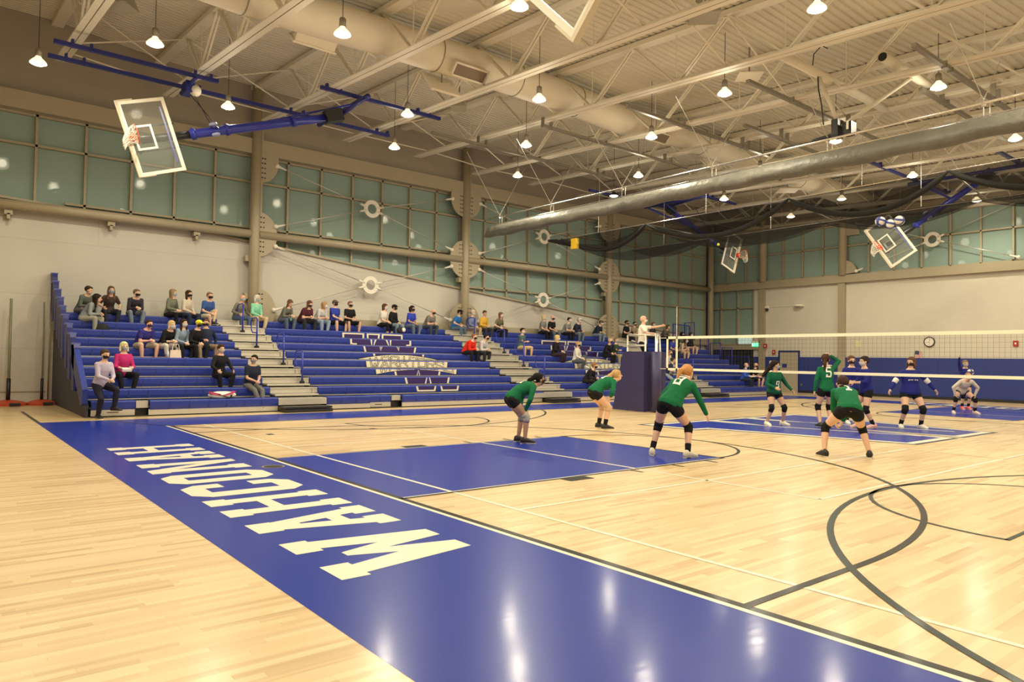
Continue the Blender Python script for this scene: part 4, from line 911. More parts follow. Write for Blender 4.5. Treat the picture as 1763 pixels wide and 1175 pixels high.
wallbox('wall_outlet', 10.9, .42, .10, .13, M_chrome, 'small steel outlet cover on the blue padding right of the door', 'outlet', .08)
wallbox('notice_paper', 12.62, 1.56, .22, .18, M_bright, 'white notice on the blue pad left of the grey door', 'paper', .08)
b = MB().bx(XF-.03, XF-.02, 13.8, 14.7, 2.55, 3.05); tag(b.build('lit_window_light', mat('lit_cool_panel', (.5, .6, .55), .4, emit=(.55, .75, .70), es=.5)), 'pale lit strip of glass over the corner doorway', 'lit glass')
# ------------------------------------------------------------------ net stands with orange bases by the left wall
for x, y, r, lb, ph, pr in ((-2.2, 15.85, .48, 'orange red based stand with a thick grey green pole at the left edge', 3.0, .035), (-1.42, 15.8, .38, 'orange red based stand with two thin poles beside the bleacher end', 2.95, .02)):
    g = empty('net_stand', (x, y, 0), lb, 'pole stand')
    MB().lathe((x, y, 0), [(.001, .0), (r, .0), (r*1.0, .06), (r*.72, .11), (.14, .15), (.001, .15)], 10).build('base', M_orange, g)
    MB().tube([(x, y, .12), (x+.02, y+.25, ph)], pr, 10).build('pole', mat('olive_pole', (.20, .20, .14), .5), g, True)
    MB().tube([(x, y, .12), (x+.005, y+.06, .75)], pr+.018, 10).build('grip', M_dark, g, True)
    if pr < .03: MB().tube([(x+.16, y+.1, .1), (x+.18, y+.3, ph)], .018, 8).build('pole', M_steel, g, True)
    MB().bx(x+.0, x+.25, y-r-.1, y-r+.02, .02, .09).build('tray', M_dark, g)
# small things on the seats
g = empty('striped_bag', (2.0, ry(1)-.0, rz_(0)), 'white and pink striped bag lying on the first blue row', 'bag')
yb_, zb_ = ry(0)+.16, rz_(0)
MB().ell((1.95, yb_, zb_+.09), (.36, .12, .10)).build('bag_body', M_bright, g, True); MB().box((1.75, yb_-.03, zb_+.13), (.26, .2, .05), Matrix.Rotation(.25, 3, 'Y')).box((2.1, yb_-.04, zb_+.13), (.3, .2, .03), Matrix.Rotation(-.3, 3, 'Y')).build('pink_flap', mat('pink_cloth', (.55, .05, .14), .7), g)
MB().box((1.95, yb_-.12, zb_+.07), (.3, .03, .02), Matrix.Rotation(.3, 3, 'Y')).box((2.15, yb_-.1, zb_+.05), (.04, .03, .1)).build('strap', M_ink, g)
g = empty('tote_bag', (1.38, ry(5)-.2, rz_(4)), 'cream tote bag at the feet of the woman in light denim', 'bag')
yb_, zb_ = ry(4)+.16, rz_(4)
MB().loft([[V((1.40+a*.15, yb_+c*.06, zb_)) for a, c in ((-1, -1), (1, -1), (1, 1), (-1, 1))], [V((1.40+a*.13, yb_+c*.04, zb_+.22)) for a, c in ((-1, -1), (1, -1), (1, 1), (-1, 1))]]).build('bag_body', mat('cream_canvas', (.72, .58, .46), .8), g)
MB().tube([(1.31, yb_-.04, zb_+.2), (1.33, yb_-.04, zb_+.38), (1.47, yb_-.04, zb_+.38), (1.5, yb_-.04, zb_+.2)], .01, 6).build('handle', M_bright, g)
g = empty('water_bottle', (1.22, ry(4)+.14, rz_(4)), 'clear water bottle standing next to the cream tote bag', 'bottle')
MB().lathe((1.2, ry(4)+.14, rz_(4)), [(.001, 0), (.034, 0), (.034, .14), (.014, .19), (.014, .2)], 12).build('bottle_body', mat('clear_plastic', (.7, .72, .7), .1), g, True); MB().lathe((1.2, ry(4)+.14, rz_(4)), [(.016, .2), (.016, .225), (.001, .225)], 10).build('cap', M_bright, g)
g = empty('black_bag', (.15, ry(8)+.1, rz_(7)), 'black bag between the two women at the top left', 'bag')
MB().ell((-.1+.02, ry(7)+.42+.05, rz_(8)-.22), (.2, .12, .17)).build('bag_body', cloth((.03, .03, .03)), g, True)
g = empty('helmet_bag', (10.05, ry(8)+.15, rz_(8)), 'black and white rounded bag on the second row from the top beside jeans', 'bag')
MB().ell((10.02, ry(8)+.15, rz_(8)+.13), (.17, .13, .14)).build('bag_body', cloth((.04, .04, .04)), g, True); MB().ell((10.08, ry(8)+.06, rz_(8)+.14), (.09, .06, .09)).build('pale_panel', M_bright, g, True)
# ------------------------------------------------------------------ people
def ik(r, t, a, b, pole):
    r, t = V(r), V(t); d = t-r; L = min(d.length, (a+b)*.995); L = max(L, abs(a-b)+.02); dn = d.normalized(); t = r+dn*L
    x = (a*a-b*b+L*L)/(2*L); h = sqrt(max(0, a*a-x*x)); p = V(pole); p = (p-dn*p.dot(dn))
    p = p.normalized() if p.length > 1e-4 else V((0, 0, 1)); return r+dn*x+p*h, t
SK = {'l': (.72, .45, .31), 'm': (.60, .36, .24), 'r': (.72, .40, .28), 't': (.46, .27, .17), 'd': (.25, .14, .09)}
M_eye = mat('eye_dark', (.03, .02, .015), .3); M_brow = mat('lip_tone', (.45, .18, .13), .6)
def person(loc, yaw, label, top, bot, hair='short', hc=(.05, .03, .02), mask=(.8, .8, .8), sleeve='short', legs='long', sk='l', lean=10, side=0, tw=0, head=(0, 0), pz=.92, feet=None, hands=None, ep=None, kp=None, fem=True, g=1., sc=1., vox=.0125, shoe=(.75, .72, .66), sock=None, pads=None, cap=None, group=None, num=None, numw=(.85, .85, .78), back=True, glasses=False, hd=None, white_trim=None, px=0.):
    E_ = empty('person', loc, label, 'person', group, radians(yaw)); s = sc
    a1 = radians(lean*.72); a2 = radians(lean*1.18); b1 = radians(side)
    def frame(a): 
        U = V((sin(a), sin(b1)*cos(a), cos(a)*cos(b1))).normalized(); Lf = (V((0, 1, 0))-U*U.y).normalized(); return U, Lf
    U1, L1 = frame(a1); U2, L2 = frame(a2)
    if tw: L2 = Matrix.Rotation(radians(tw), 3, U2) @ L2
    F1 = L1.cross(U1); F2 = L2.cross(U2)
    P = V((px, 0, pz)); S1 = P+U1*.19*s; S2 = S1+U2*.15*s; S3 = S2+U2*.13*s; NK = S3+U2*.055*s
    nd = (U2*.55+V((0, 0, 1))*.45).normalized(); HC = NK+nd*.158*s+F2*.012
    sw = (.165 if fem else .185)*s*(.6+.4*g); hw = (.172 if fem else .160)*s*g; ww = (.128 if fem else .150)*s*g
    hy, hp = radians(head[0]), radians(head[1]); bf = V((F2.x, F2.y, 0)).normalized() if V((F2.x, F2.y)).length > .2 else V((1, 0, 0))
    hf = Matrix.Rotation(hy, 3, 'Z') @ bf; hl = V((0, 0, 1)).cross(hf).normalized(); hf = Matrix.Rotation(hp, 3, hl) @ hf; hu = hf.cross(hl).normalized()
    HR = Matrix((hf, hl, hu)).transposed(); hs = s*1.08
    def el(c, L_, F_, rx, ry_, n=16): return [c+L_*cos(2*pi*j/n)*rx+F_*sin(2*pi*j/n)*ry_ for j in range(n)]
    def torso(mb, o=0., lo=0, hi=9):
        T = [(P-U1*.10*s, L1, F1, hw*.62, .085*s*g), (P-U1*.06*s, L1, F1, hw*.93, .118*s*g), (P+U1*.0*s, L1, F1, hw, .130*s*g), (P+U1*.09*s, L1, F1, (hw+ww)/2, .118*s*g), (S1, L2, F2, ww, .104*s*g), (S2, L2, F2, (ww+sw)/2*1.03, .120*s*(g+.05)), (S2+U2*.07*s, L2, F2, sw*.98, .116*s*(.5+.5*g)), (S3, L2, F2, sw*.98, .092*s), (NK-U2*.01, L2, F2, sw*.58, .072*s), (NK+U2*.035*s, L2, F2, .058*s, .058*s)]
        T = T[lo:hi+1]; mb.loft([el(c, a, b, rx+o, r2+o) for c, a, b, rx, r2 in T])
        return T
    feet = feet or [(.02, .10, 0, 4), (.02, -.10, 0, -4)]; hands = hands or [(.05, .26, pz-.10), (.05, -.26, pz-.10)]
    J = {}; KN = {}
    for i, sd in enumerate((1, -1)):
        hip = P+L1*.09*s*sd*g-U1*.03*s; fx, fy, fz, _ = feet[i]; KN[sd], _ = ik(hip, V((fx, fy, fz+.085*s)), .425*s, .415*s, (kp[i] if kp else (1, .15*sd, .2)))
    if hands == 'knees': hands = [KN[sd]+V((-.03, sd*.0, .12*s)) for sd in (1, -1)]; hd = hd or [(.55, -.1, -.8), (.55, .1, -.8)]
    if hands == 'thighs': hands = [KN[sd]+V((-.05, sd*.02, .11*s)) for sd in (1, -1)]; hd = hd or [(.8, -.1, -.35), (.8, .1, -.35)]
    for i, sd in enumerate((1, -1)):
        hip = P+L1*.09*s*sd*g-U1*.03*s; fx, fy, fz, fyw = feet[i]; an = V((fx, fy, fz+.085*s))
        kpv = (kp[i] if kp else (1, .15*sd, .2)); kn, an = ik(hip, an, .425*s, .415*s, kpv)
        sh = S3+L2*(sw-.015)*sd-U2*.012; epv = (ep[i] if ep else (-.6, .55*sd, -.5)); eb, wr = ik(sh, hands[i], .285*s, .25*s, epv)
        J[sd] = (hip, kn, an, sh, eb, wr, fyw)
    gl = .75+.25*g; K = s*gl; tg = K*(1.12 if fem else 1.0)
    body = MB(); torso(body)
    body.limb(NK-U2*.03, HC-hu*.06*hs, .052*hs, .050*hs)
    body.ell(HC+hu*.022*hs-hf*.012*hs, (.094*hs, .074*hs, .092*hs), HR); body.ell(HC-hu*.045*hs+hf*.022*hs, (.060*hs, .052*hs, .062*hs), HR)
    body.limb(HC+hf*.082*hs+hu*.005*hs, HC+hf*.103*hs-hu*.022*hs, .009*hs, .014*hs, 8)
    for sd in (1, -1): body.ell(HC+hl*.076*hs*sd-hu*.01*hs, (.018*hs, .010*hs, .028*hs), HR, 8, 6)
    for sd in (1, -1):
        hip, kn, an, sh, eb, wr, fyw = J[sd]
        body.limb(hip, kn, .088*tg, .054*K, 12, (.45, .076*tg)); body.limb(kn, an, .052*K, .034*K, 12, (.32, .056*K))
        body.limb(sh, eb, .050*K, .038*K, 10, (.4, .045*K)); body.limb(eb, wr, .038*K, .025*K, 10, (.28, .039*K))
        fd = V((cos(radians(fyw)), sin(radians(fyw)), 0)); body.limb(an-V((0, 0, .03)), an+fd*.13*s-V((0, 0, .05)), .032*s, .026*s, 8)
        # hand
        d = (wr-eb).normalized(); d = ((hd[0 if sd > 0 else 1] and V(hd[0 if sd > 0 else 1]).normalized()) or d) if hd else d
        pn = (V((0, -sd, -.35))-d*V((0, -sd, -.35)).dot(d)).normalized(); sdv = d.cross(pn).normalized()*sd; sdv = -sdv if sdv.x < -.2 else sdv
        pc = wr+d*.045*s; RR = Matrix((d, sdv, pn)).transposed(); body.ell(pc, (.052*s, .040*s, .016*s), RR, 12, 7)
        fr = max(.0085*s, vox*.75)
        for fi, (o, L_) in enumerate(((.030, .070), (.011, .080), (-.010, .074), (-.029, .056))):
            a = wr+d*(.078-.004*abs(fi-1.3))*s+sdv*o*s; m = a+(d*.86+pn*.4+sdv*o*2)*L_*.5*s; e = m+(d*.55+pn*.85).normalized()*L_*.5*s
            body.limb(a, m, fr*1.08, fr, 7); body.limb(m, e, fr, fr*.85, 7)
        a = wr+d*.022*s+sdv*.030*s; m = a+(d*.6+sdv*.75+pn*.2).normalized()*.038*s; body.limb(a, m, fr*1.35, fr*1.1, 7).limb(m, m+(d*.85+sdv*.25+pn*.4).normalized()*.032*s, fr*1.1, fr*.9, 7)
    sm = skin(SK[sk]); body.build('body', sm, E_, True, True, vox)
    # shirt
    if top:
        sh_ = MB(); T = torso(sh_, .014, 1, 8); torso(sh_, .016, 1, 6)
        for sd in (1, -1):
            hip, kn, an, sh, eb, wr, _ = J[sd]
            if sleeve == 'long': sh_.limb(sh, eb, .060*K, .050*K, 12).limb(eb, wr+(eb-wr)*.08, .050*K, .036*K, 12)
            elif sleeve == 'mid': sh_.limb(sh, eb, .060*K, .050*K, 12).limb(eb, eb+(wr-eb)*.35, .050*K, .045*K, 12)
            elif sleeve == 'short': sh_.limb(sh, sh+(eb-sh)*.62, .062*K, .058*K, 12)
            else: sh_.limb(sh+(S3-sh)*.2, sh, .05*K, .045*K)
        sh_.build('shirt', cloth(top), E_, True, True, max(vox, .012))
    if white_trim:
        for sd in (1, -1):
            hip, kn, an, sh, eb, wr, _ = J[sd]; MB().limb(sh+(eb-sh)*.86, eb+(wr-eb)*.10, .058*K, .056*K, 12).build('sleeve_trim', cloth((.75, .75, .72)), E_, True, True)
    bt = MB(); torso(bt, .006, 0, 3)
    for sd in (1, -1):
        hip, kn, an, *_ = J[sd]
        if legs == 'long': bt.limb(hip, kn, .096*tg, .064*K, 12, (.45, .084*tg)).limb(kn, an+(kn-an)*.06, .064*K, .050*K, 12, (.35, .066*K))
        elif legs == 'capri': bt.limb(hip, kn, .096*tg, .064*K, 12, (.45, .084*tg)).limb(kn, kn+(an-kn)*.55, .064*K, .058*K, 12)
        elif legs == 'knee': bt.limb(hip, hip+(kn-hip)*.86, .098*tg, .078*K, 12, (.45, .088*tg))
        else: bt.limb(hip, hip+(kn-hip)*.24, .096*tg, .089*tg, 12)
    bt.build({'long': 'trousers', 'capri': 'cropped_trousers'}.get(legs, 'shorts'), cloth(bot), E_, True, True, max(vox, .012))
    for sd in (1, -1):
        hip, kn, an, sh, eb, wr, fyw = J[sd]; fd = V((cos(radians(fyw)), sin(radians(fyw)), 0)); sdv = V((-fd.y, fd.x, 0)); z0 = an.z-.085*s
        q = MB(); R_ = []
        for t, hw_, ht in ((-.085, .024, .07), (-.072, .040, .115), (-.02, .046, .135), (.035, .048, .118), (.10, .054, .088), (.155, .052, .068), (.195, .038, .052), (.215, .014, .034)):
            c = V((an.x, an.y, z0))+fd*t*s; n = 12; R_.append([c+sdv*(cos(2*pi*j/n)*hw_*s)+V((0, 0, max(.016, (.5+.5*sin(2*pi*j/n))*ht)*s)) for j in range(n)])
        q.loft(R_); so = q.build('shoe', mat('shoe_%02x%02x%02x' % tuple(int(c*255) for c in shoe), shoe, .6), E_, True, True)
        q = MB(); q.loft([[p*1. if p.z > 9 else V((p.x, p.y, z0+.001+(.018 if j < 99 and (p.z-z0) > .03*s else .0))) for j, p in enumerate(r)] for r in R_]); 
        q.build('sole', M_bright if sum(shoe) > .6 or shoe[0] < .1 else M_ink, so, False, True)
        if sock: MB().limb(an+V((0, 0, .0)), an+(kn-an)*.30, .041*K, .048*K, 12).build('sock', cloth(sock), E_, True, True)
        if pads:
            dn = (an-kn).normalized(); dh = (hip-kn).normalized(); MB().tube([kn+dh*.085*s, kn+dh*.04*s, kn+(V((1, 0, 0))-dn*dn.x)*.006, kn+dn*.05*s, kn+dn*.10*s], [.068*K, .069*K, .070*K, .066*K, .060*K], 14).build('knee_pad', cloth(pads), E_, True, True)
    # head things
    for sd in (1, -1): MB().ell(HC+hf*.083*hs+hl*.030*hs*sd+hu*.018*hs, (.007*hs, .012*hs, .007*hs), HR, 8, 6).build('eye', M_eye, E_, True, True)
    if mask is not None:
        q = MB(); rg = []
        for el_ in (-72, -56, -42, -28, -14, -4):
            r = []
            for az in range(-75, 76, 15):
                e, a = radians(el_), radians(az); w_ = 1.0+.12*cos(a)*(1 if -40 < el_ < 10 else .3)
                r.append(HC+hf*(.098*hs*cos(a)*cos(e)*w_)+hl*(.078*hs*sin(a)*max(.55, cos(e)))+hu*(.102*hs*sin(e)))
            rg.append(r)
        n = len(rg[0]); vs = [p for r in rg for p in r]; q.add(vs, [(i*n+j, i*n+j+1, (i+1)*n+j+1, (i+1)*n+j) for i in range(5) for j in range(n-1)])
        q.build('face_mask', mat('mask_%02x%02x%02x' % tuple(int(c*255) for c in mask), mask, .8), E_, True, True)
    else:
        MB().ell(HC+hf*.078*hs-hu*.06*hs, (.008*hs, .022*hs, .007*hs), HR, 8, 6).build('mouth', M_brow, E_, True, True)
    if hair != 'bald':
        h = MB(); k = 1.14 if hair in ('long', 'curly', 'bob', 'pony', 'bun') else 1.06
        h.ell(HC+hu*.038*hs-hf*.032*hs, (.092*hs*k, .079*hs*k, .086*hs*k), HR); h.ell(HC+hu*.078*hs+hf*.010*hs, (.074*hs, .064*hs, .034*hs), HR)
        if hair in ('long', 'bob', 'curly'):
            L_ = {'long': .34, 'bob': .12, 'curly': .10}[hair]
            for sd in (1, -1): h.limb(HC+hl*.066*hs*sd-hf*.02*hs, HC+hl*.082*hs*sd-hf*.015*hs-hu*L_*.7*hs, .036*hs, .028*hs)
            h.limb(HC-hf*.062*hs, HC-hf*.085*hs-V((0, 0, L_*hs)), .070*hs, .042*hs)
            if hair == 'curly': 
                for t in range(12): h.ell(HC+hf*(-.05+.05*cos(t*2.1))*hs+hl*.08*sin(t*2.1)*hs+hu*(.06-.012*t)*hs, (.045*hs,)*3, None, 8, 6)
        if hair == 'pony':
            h.ell(HC-hf*.12*hs+hu*.04*hs, (.042*hs,)*3)
            if lean > 30: e1 = HC-hf*.19*hs+V((0, 0, .02)); h.limb(HC-hf*.12*hs+hu*.04*hs, e1, .040*hs, .042*hs).limb(e1, HC-hf*.27*hs-V((0, 0, .11)), .042*hs, .016*hs)
            else: h.limb(HC-hf*.115*hs+hu*.04*hs, HC-hf*.16*hs-V((0, 0, .10*hs)), .034*hs, .036*hs).limb(HC-hf*.16*hs-V((0, 0, .10*hs)), HC-hf*.135*hs-V((0, 0, .27*hs)), .036*hs, .012*hs)
        if hair == 'bun': h.ell(HC-hf*.10*hs+hu*.05*hs, (.045*hs, .045*hs, .045*hs))
        if hair == 'puffpony':
            h.ell(HC+hu*.04*hs-hf*.03*hs, (.10*hs, .085*hs, .095*hs), HR)
            for t in range(9): h.ell(HC-hf*(.10+.022*t)*hs-V((0, 0, (.0+.03*t)*hs))+hl*(.02*sin(t*2))*hs, ((.062-.002*t)*hs,)*3, None, 8, 6)
        h.build('hair', hairm(hc), E_, True, True, .012)
    if cap is not None:
        q = MB(); q.ell(HC+hu*.045*hs-hf*.008*hs, (.106*hs, .086*hs, .078*hs), HR, 16, 10); q.add([HC+hu*.055*hs+hf*.075*hs+hl*.07*hs, HC+hu*.055*hs+hf*.075*hs-hl*.07*hs, HC+hu*.035*hs+hf*.165*hs-hl*.045*hs, HC+hu*.035*hs+hf*.165*hs+hl*.045*hs]+[HC+hu*.043*hs+hf*.075*hs+hl*.07*hs, HC+hu*.043*hs+hf*.075*hs-hl*.07*hs, HC+hu*.025*hs+hf*.165*hs-hl*.045*hs, HC+hu*.025*hs+hf*.165*hs+hl*.045*hs], [(0, 1, 2, 3), (7, 6, 5, 4), (0, 4, 5, 1), (1, 5, 6, 2), (2, 6, 7, 3), (3, 7, 4, 0)])
        q.build('cap', cloth(cap), E_, True, True)
    if num:
        hgt = (.20 if back else .15)*s; wd = (.034 if back else .027)*s; tot = len(num)*4+(len(num)-1)*1.9; asp = .72; L_ = tot*hgt/6*asp
        q = MB(); polys = strokes(num, 0, 0, hgt, wd, 1.9, asp); sg = -1 if back else 1
        c0 = S2-U2*(.055 if back else .21)*s
        cxx = (4*len(num)*asp+1.9*(len(num)-1))*hgt/6
        def mp(u, v):
            u = u-cxx/2; vv = v-(.055 if back else .21)*s; RL = [(-.3*s, hw, .12*s*g), (-.15*s, ww, .104*s), (0, (ww+sw)/2*1.03, .120*s*(g+.05)), (.07*s, sw*.98, .116*s*(.5+.5*g)), (.13*s, sw*.98, .092*s), (.3, sw*.6, .06*s)]
            for (va, ra, qa), (vb, rb, qb) in zip(RL, RL[1:]):
                if vv <= vb: t = (vv-va)/(vb-va); rx = ra+(rb-ra)*t+.02; r2 = qa+(qb-qa)*t+.022; break
            return c0+L2*(u*(-1 if back else 1)*-1 if False else (-u if back else u)*(1))+U2*v+F2*sg*(r2*sqrt(max(.05, 1-(u/rx)**2))+.004)
        for u0, u1, v0, v1 in scan(polys, -wd, hgt+wd, .012):
            n = max(1, int((u1-u0)/.025))
            for i in range(n): a, c = u0+(u1-u0)*i/n, u0+(u1-u0)*(i+1)/n; q.add([mp(a, v0), mp(c, v0), mp(c, v1), mp(a, v1)], [(0, 1, 2, 3)])
        q.build('shirt_number', mat('number_cream', numw, .7), E_, False, True)
        if back and num in ('5', '1', '8'):
            q = MB(); 
            for i in range(9): u = (-.088+.021*i)*s; q.add([mp2 for mp2 in (mp(u+cxx/2, .245*s), mp(u+cxx/2+.015, .245*s), mp(u+cxx/2+.015, .27*s), mp(u+cxx/2, .27*s))], [(0, 1, 2, 3)])
            q.build('name_lettering', mat('number_cream', numw, .7), E_, False, True)
    return E_, HC
FACE = -90
def seated(x, k, label, top, bot, arm='lap', leg='n', off=15, yadd=0., floor=None, **kw):
    y = ry(k)+.17+yadd; zs = rz_(k); zf = zs-.41 if k else 0; zf = floor if floor is not None else zf; h = zs-zf+.095
    lean = kw.pop('lean', {'lap': 14, 'knees': 22, 'elbows': 34, 'crossed': 8, 'chin': 30, 'back': -12, 'hold': 12, 'props': 4}[arm]); sc = kw.get('sc', 1.)
    if leg == 'n': feet = [(.39, .13, 0, 6), (.37, -.12, 0, -6)]
    elif leg == 'wide': feet = [(.40, .20, 0, 14), (.38, -.20, 0, -14)]
    elif leg == 'x': feet = [(.42, .02, .20, 5), (.36, -.06, 0, -4)]
    elif leg == 'down': feet = [(.46, .12, -.22, 6), (.44, -.10, -.22, -6)]
    elif leg == 'out': feet = [(.52, .08, -.15, 10), (.55, -.02, -.13, -4)]
    kz = h+.03
    hd_ = {'lap': [(.36, .04, kz+.06), (.36, -.05, kz+.05)], 'knees': 'thighs', 'elbows': [(.46, .03, kz+.10), (.46, -.04, kz+.08)], 'crossed': [(.20, -.14, h+.26), (.22, .12, h+.24)], 'chin': [(.36, .03, h+.50), (.38, -.05, kz+.08)], 'back': [(-.1, .3, h), (.3, -.10, kz+.15)], 'hold': [(.34, .10, kz+.10), (.34, -.08, kz+.10)], 'props': [(.02, .3, h+.0), (.36, -.04, kz+.07)]}[arm]
    kpv = kw.pop('kp', [(.4, .25, 1), (.4, -.25, 1)]) 
    return person((x, y, zf), FACE+off, label, top, bot, pz=h, feet=feet, hands=hd_, kp=kpv, lean=lean, px=.02, vox=.0135, **kw)
BK_, NV, DK = (.015, .014, .016), (.018, .025, .07), (.03, .03, .035)
JN, KH, GR, WT = (.09, .13, .22), (.42, .32, .19), (.22, .22, .20), (.72, .70, .64)
BR, BL, GY, BD = (.06, .03, .015), (.50, .34, .15), (.35, .33, .30), (.62, .46, .22)
mW, mB, mK = (.75, .77, .78), (.35, .48, .58), (.012, .012, .014)
S = seated
S(-.50, 9, 'woman in grey green top leaning over at the far left end of the top row', (.13, .15, .12), GR, 'elbows', off=25, head=(30, 10), hair='short', hc=BR, mask=None, sleeve='long')
S(-.50, 8, 'woman with long dark hair in pale grey sweatshirt and light khaki trousers, leaning right', (.30, .33, .33), (.42, .40, .31), 'elbows', off=55, hair='long', hc=(.03, .02, .015), mask=None, sleeve='long', head=(20, 5))
S(.22, 9, 'woman with blue mask in brown top and dark jeans, hands on knees, top row', (.07, .045, .04), (.03, .035, .05), 'knees', hair='long', hc=(.14, .08, .05), mask=mB, lean=26, off=5)
S(.88, 9, 'person in dark jacket and faded jeans with sunglasses on the head, top row', (.04, .035, .05), (.20, .24, .28), 'elbows', hair='short', hc=(.20, .12, .08), mask=mK, sleeve='long', head=(25, 5), off=8, fem=False)
S(1.93, 9, 'blonde haired woman in sage long sleeves talking with her hands, top row', (.17, .18, .14), BK_, 'hold', hair='long', hc=(.30, .2, .12), mask=mB, sleeve='long', off=38, head=(15, 0))
S(2.40, 9, 'woman in cream sweater and dark jeans with black mask, top row', (.62, .54, .44), (.03, .04, .07), 'lap', hair='long', hc=BR, mask=mK, sleeve='long', off=28)
S(3.02, 9, 'man in bright blue tee and cream shorts with crossed legs, top row', (.05, .11, .33), (.62, .57, .42), 'lap', 'x', hair='short', hc=(.30, .15, .08), mask=mK, legs='knee', fem=False, off=22, shoe=DK, lean=20)
S(4.05, 9, 'bald man in patterned grey shirt and jeans above the first aisle', (.19, .17, .13), JN, 'knees', hair='bald', mask=mB, sleeve='long', fem=False, off=25, sk='r')
S(4.62, 9, 'white haired person in mint green top and khaki trousers above the first aisle', (.25, .62, .42), (.58, .45, .27), 'lap', hair='bob', hc=(.75, .70, .6), mask=mB, sleeve='long', off=18)
S(.62, 5, 'man in royal purple blue polo and khaki shorts with black mask', (.04, .035, .22), (.50, .43, .30), 'elbows', 'wide', hair='short', hc=BR, mask=(.05, .03, .10), legs='knee', fem=False, g=1.15, off=25, sk='r', shoe=DK)
S(1.22, 5, 'woman with short blond bob in black top and white cropped trousers', BK_, (.66, .62, .55), 'elbows', hair='bob', hc=BD, mask=mW, legs='capri', off=22, sleeve='mid')
S(1.62, 5, 'woman with long dark hair in light denim shirt and black trousers', (.26, .33, .42), BK_, 'lap', hair='long', hc=(.035, .02, .015), mask=mW, sleeve='long', off=22, lean=20)
S(2.02, 5, 'person in yellow cap and black clothes partly hidden behind the reclining man', BK_, BK_, 'lap', hair='short', hc=BR, mask=mK, cap=(.80, .78, .05), sleeve='long', off=20, lean=22)
S(2.38, 5, 'man in navy sweatshirt and khaki trousers reclining with a raised knee', (.02, .028, .06), (.30, .21, .13), 'back', 'wide', hair='short', hc=(.10, .05, .03), mask=mK, sleeve='long', fem=False, off=-5, head=(-25, 0), lean=-4, sk='m')
S(2.22, 2, 'woman in black sweater and trousers with white shoes, three rows up', BK_, BK_, 'knees', hair='bun', hc=BR, mask=(.70, .64, .52), sleeve='long', off=10, lean=8)
S(2.86, 1, 'man in navy tee and grey trousers with crossed ankles beside the first aisle', (.02, .025, .045), (.16, .155, .14), 'lap', 'out', hair='short', hc=(.012, .01, .01), mask=(.25, .25, .3), fem=False, off=12, head=(-60, 0), sk='m', g=1.05, shoe=(.22, .20, .18))
S(-.14, 2, 'blonde woman in magenta pink top holding white papers', (.50, .03, .16), BK_, 'hold', hair='bob', hc=(.85, .68, .35), mask=mB, sleeve='mid', off=8, lean=6)
person((-.80, 10.05, 0), -72, 'woman with short dark hair in lavender sweater perched on the lowest row', (.50, .44, .56), (.02, .02, .035), hair='short', hc=(.07, .045, .035), mask=mK, sleeve='long', lean=14, pz=.80, px=-.18, shoe=BK_, feet=[(.12, .16, .17, 20), (-.06, -.10, 0, -5)], hands=[(.22, .06, .92), (.22, -.04, .90)], head=(10, 8), group=None)
S(5.62, 9, 'woman with long hair hanging forward in olive grey top and jeans, top row', (.15, .15, .12), (.10, .13, .19), 'elbows', hair='long', hc=(.16, .08, .05), mask=None, sleeve='long', head=(0, 25), off=22, sc=.98)
S(6.35, 9, 'woman in maroon tee and dark trousers bending forward, top row', (.09, .02, .03), DK, 'elbows', 'wide', hair='long', hc=(.14, .06, .04), mask=mK, g=1.25, off=18, head=(0, 15))
S(6.88, 9, 'woman in white tee and light jeans looking towards the court, top row', (.58, .57, .58), (.28, .36, .48), 'elbows', hair='bob', hc=(.42, .25, .12), mask=mW, off=25, head=(30, 0), g=1.1)
S(7.55, 9, 'man in royal blue tee, black shorts and dark cap leaning back on one arm', (.035, .055, .36), BK_, 'props', 'wide', hair='short', hc=BR, mask=mK, cap=(.12, .10, .07), legs='knee', fem=False, off=20, shoe=DK, g=1.15)
S(8.12, 9, 'boy in black tee and shorts sitting highest against the wall below the ring brace', BK_, BK_, 'hold', 'wide', hair='short', hc=(.22, .12, .07), mask=mK, legs='knee', fem=False, off=10, shoe=DK, sk='m', lean=10)
S(9.50, 9, 'woman in white tee and black cropped trousers with white mask, top row', (.70, .66, .58), BK_, 'lap', hair='bob', hc=(.12, .05, .03), mask=mW, legs='capri', off=30, g=1.15)
S(9.92, 9, 'man in black cap, black hoodie and light jeans, top row', BK_, (.22, .28, .36), 'lap', hair='short', hc=BR, mask=mK, cap=BK_, sleeve='long', fem=False, off=28)
S(10.75, 9, 'woman with dark curly hair in royal blue tee and jeans, top row', (.035, .06, .45), (.13, .17, .24), 'lap', hair='curly', hc=(.03, .02, .015), mask=mK, off=15, sk='t', g=1.1)
S(11.55, 9, 'man with shaved head in grey tee and dark jeans, hands clasped, top row', (.20, .19, .16), (.05, .07, .10), 'elbows', hair='bald', mask=mK, fem=False, off=15, g=1.1, sk='r')
S(12.90, 9, 'man in bright blue tee and black cap at the second column', (.03, .17, .55), (.11, .16, .24), 'knees', 'wide', hair='short', hc=BR, mask=mK, cap=BK_, fem=False, off=35, g=1.15)
S(13.72, 9, 'white haired man in blue striped shirt and khaki trousers', (.20, .24, .45), (.42, .31, .18), 'lap', hair='short', hc=(.70, .64, .52), mask=mW, sleeve='long', fem=False, off=12, head=(-15, 5))
S(14.35, 9, 'man in yellow top holding something, right of the striped shirt man', (.70, .42, .06), (.04, .04, .06), 'hold', hair='short', hc=(.08, .05, .03), mask=None, sleeve='long', fem=False, off=10, head=(-10, 12), sk='m')
S(15.12, 9, 'woman with long brown hair in olive tee and black trousers, top row', (.17, .16, .10), BK_, 'knees', hair='long', hc=(.20, .10, .05), mask=mW, off=15)
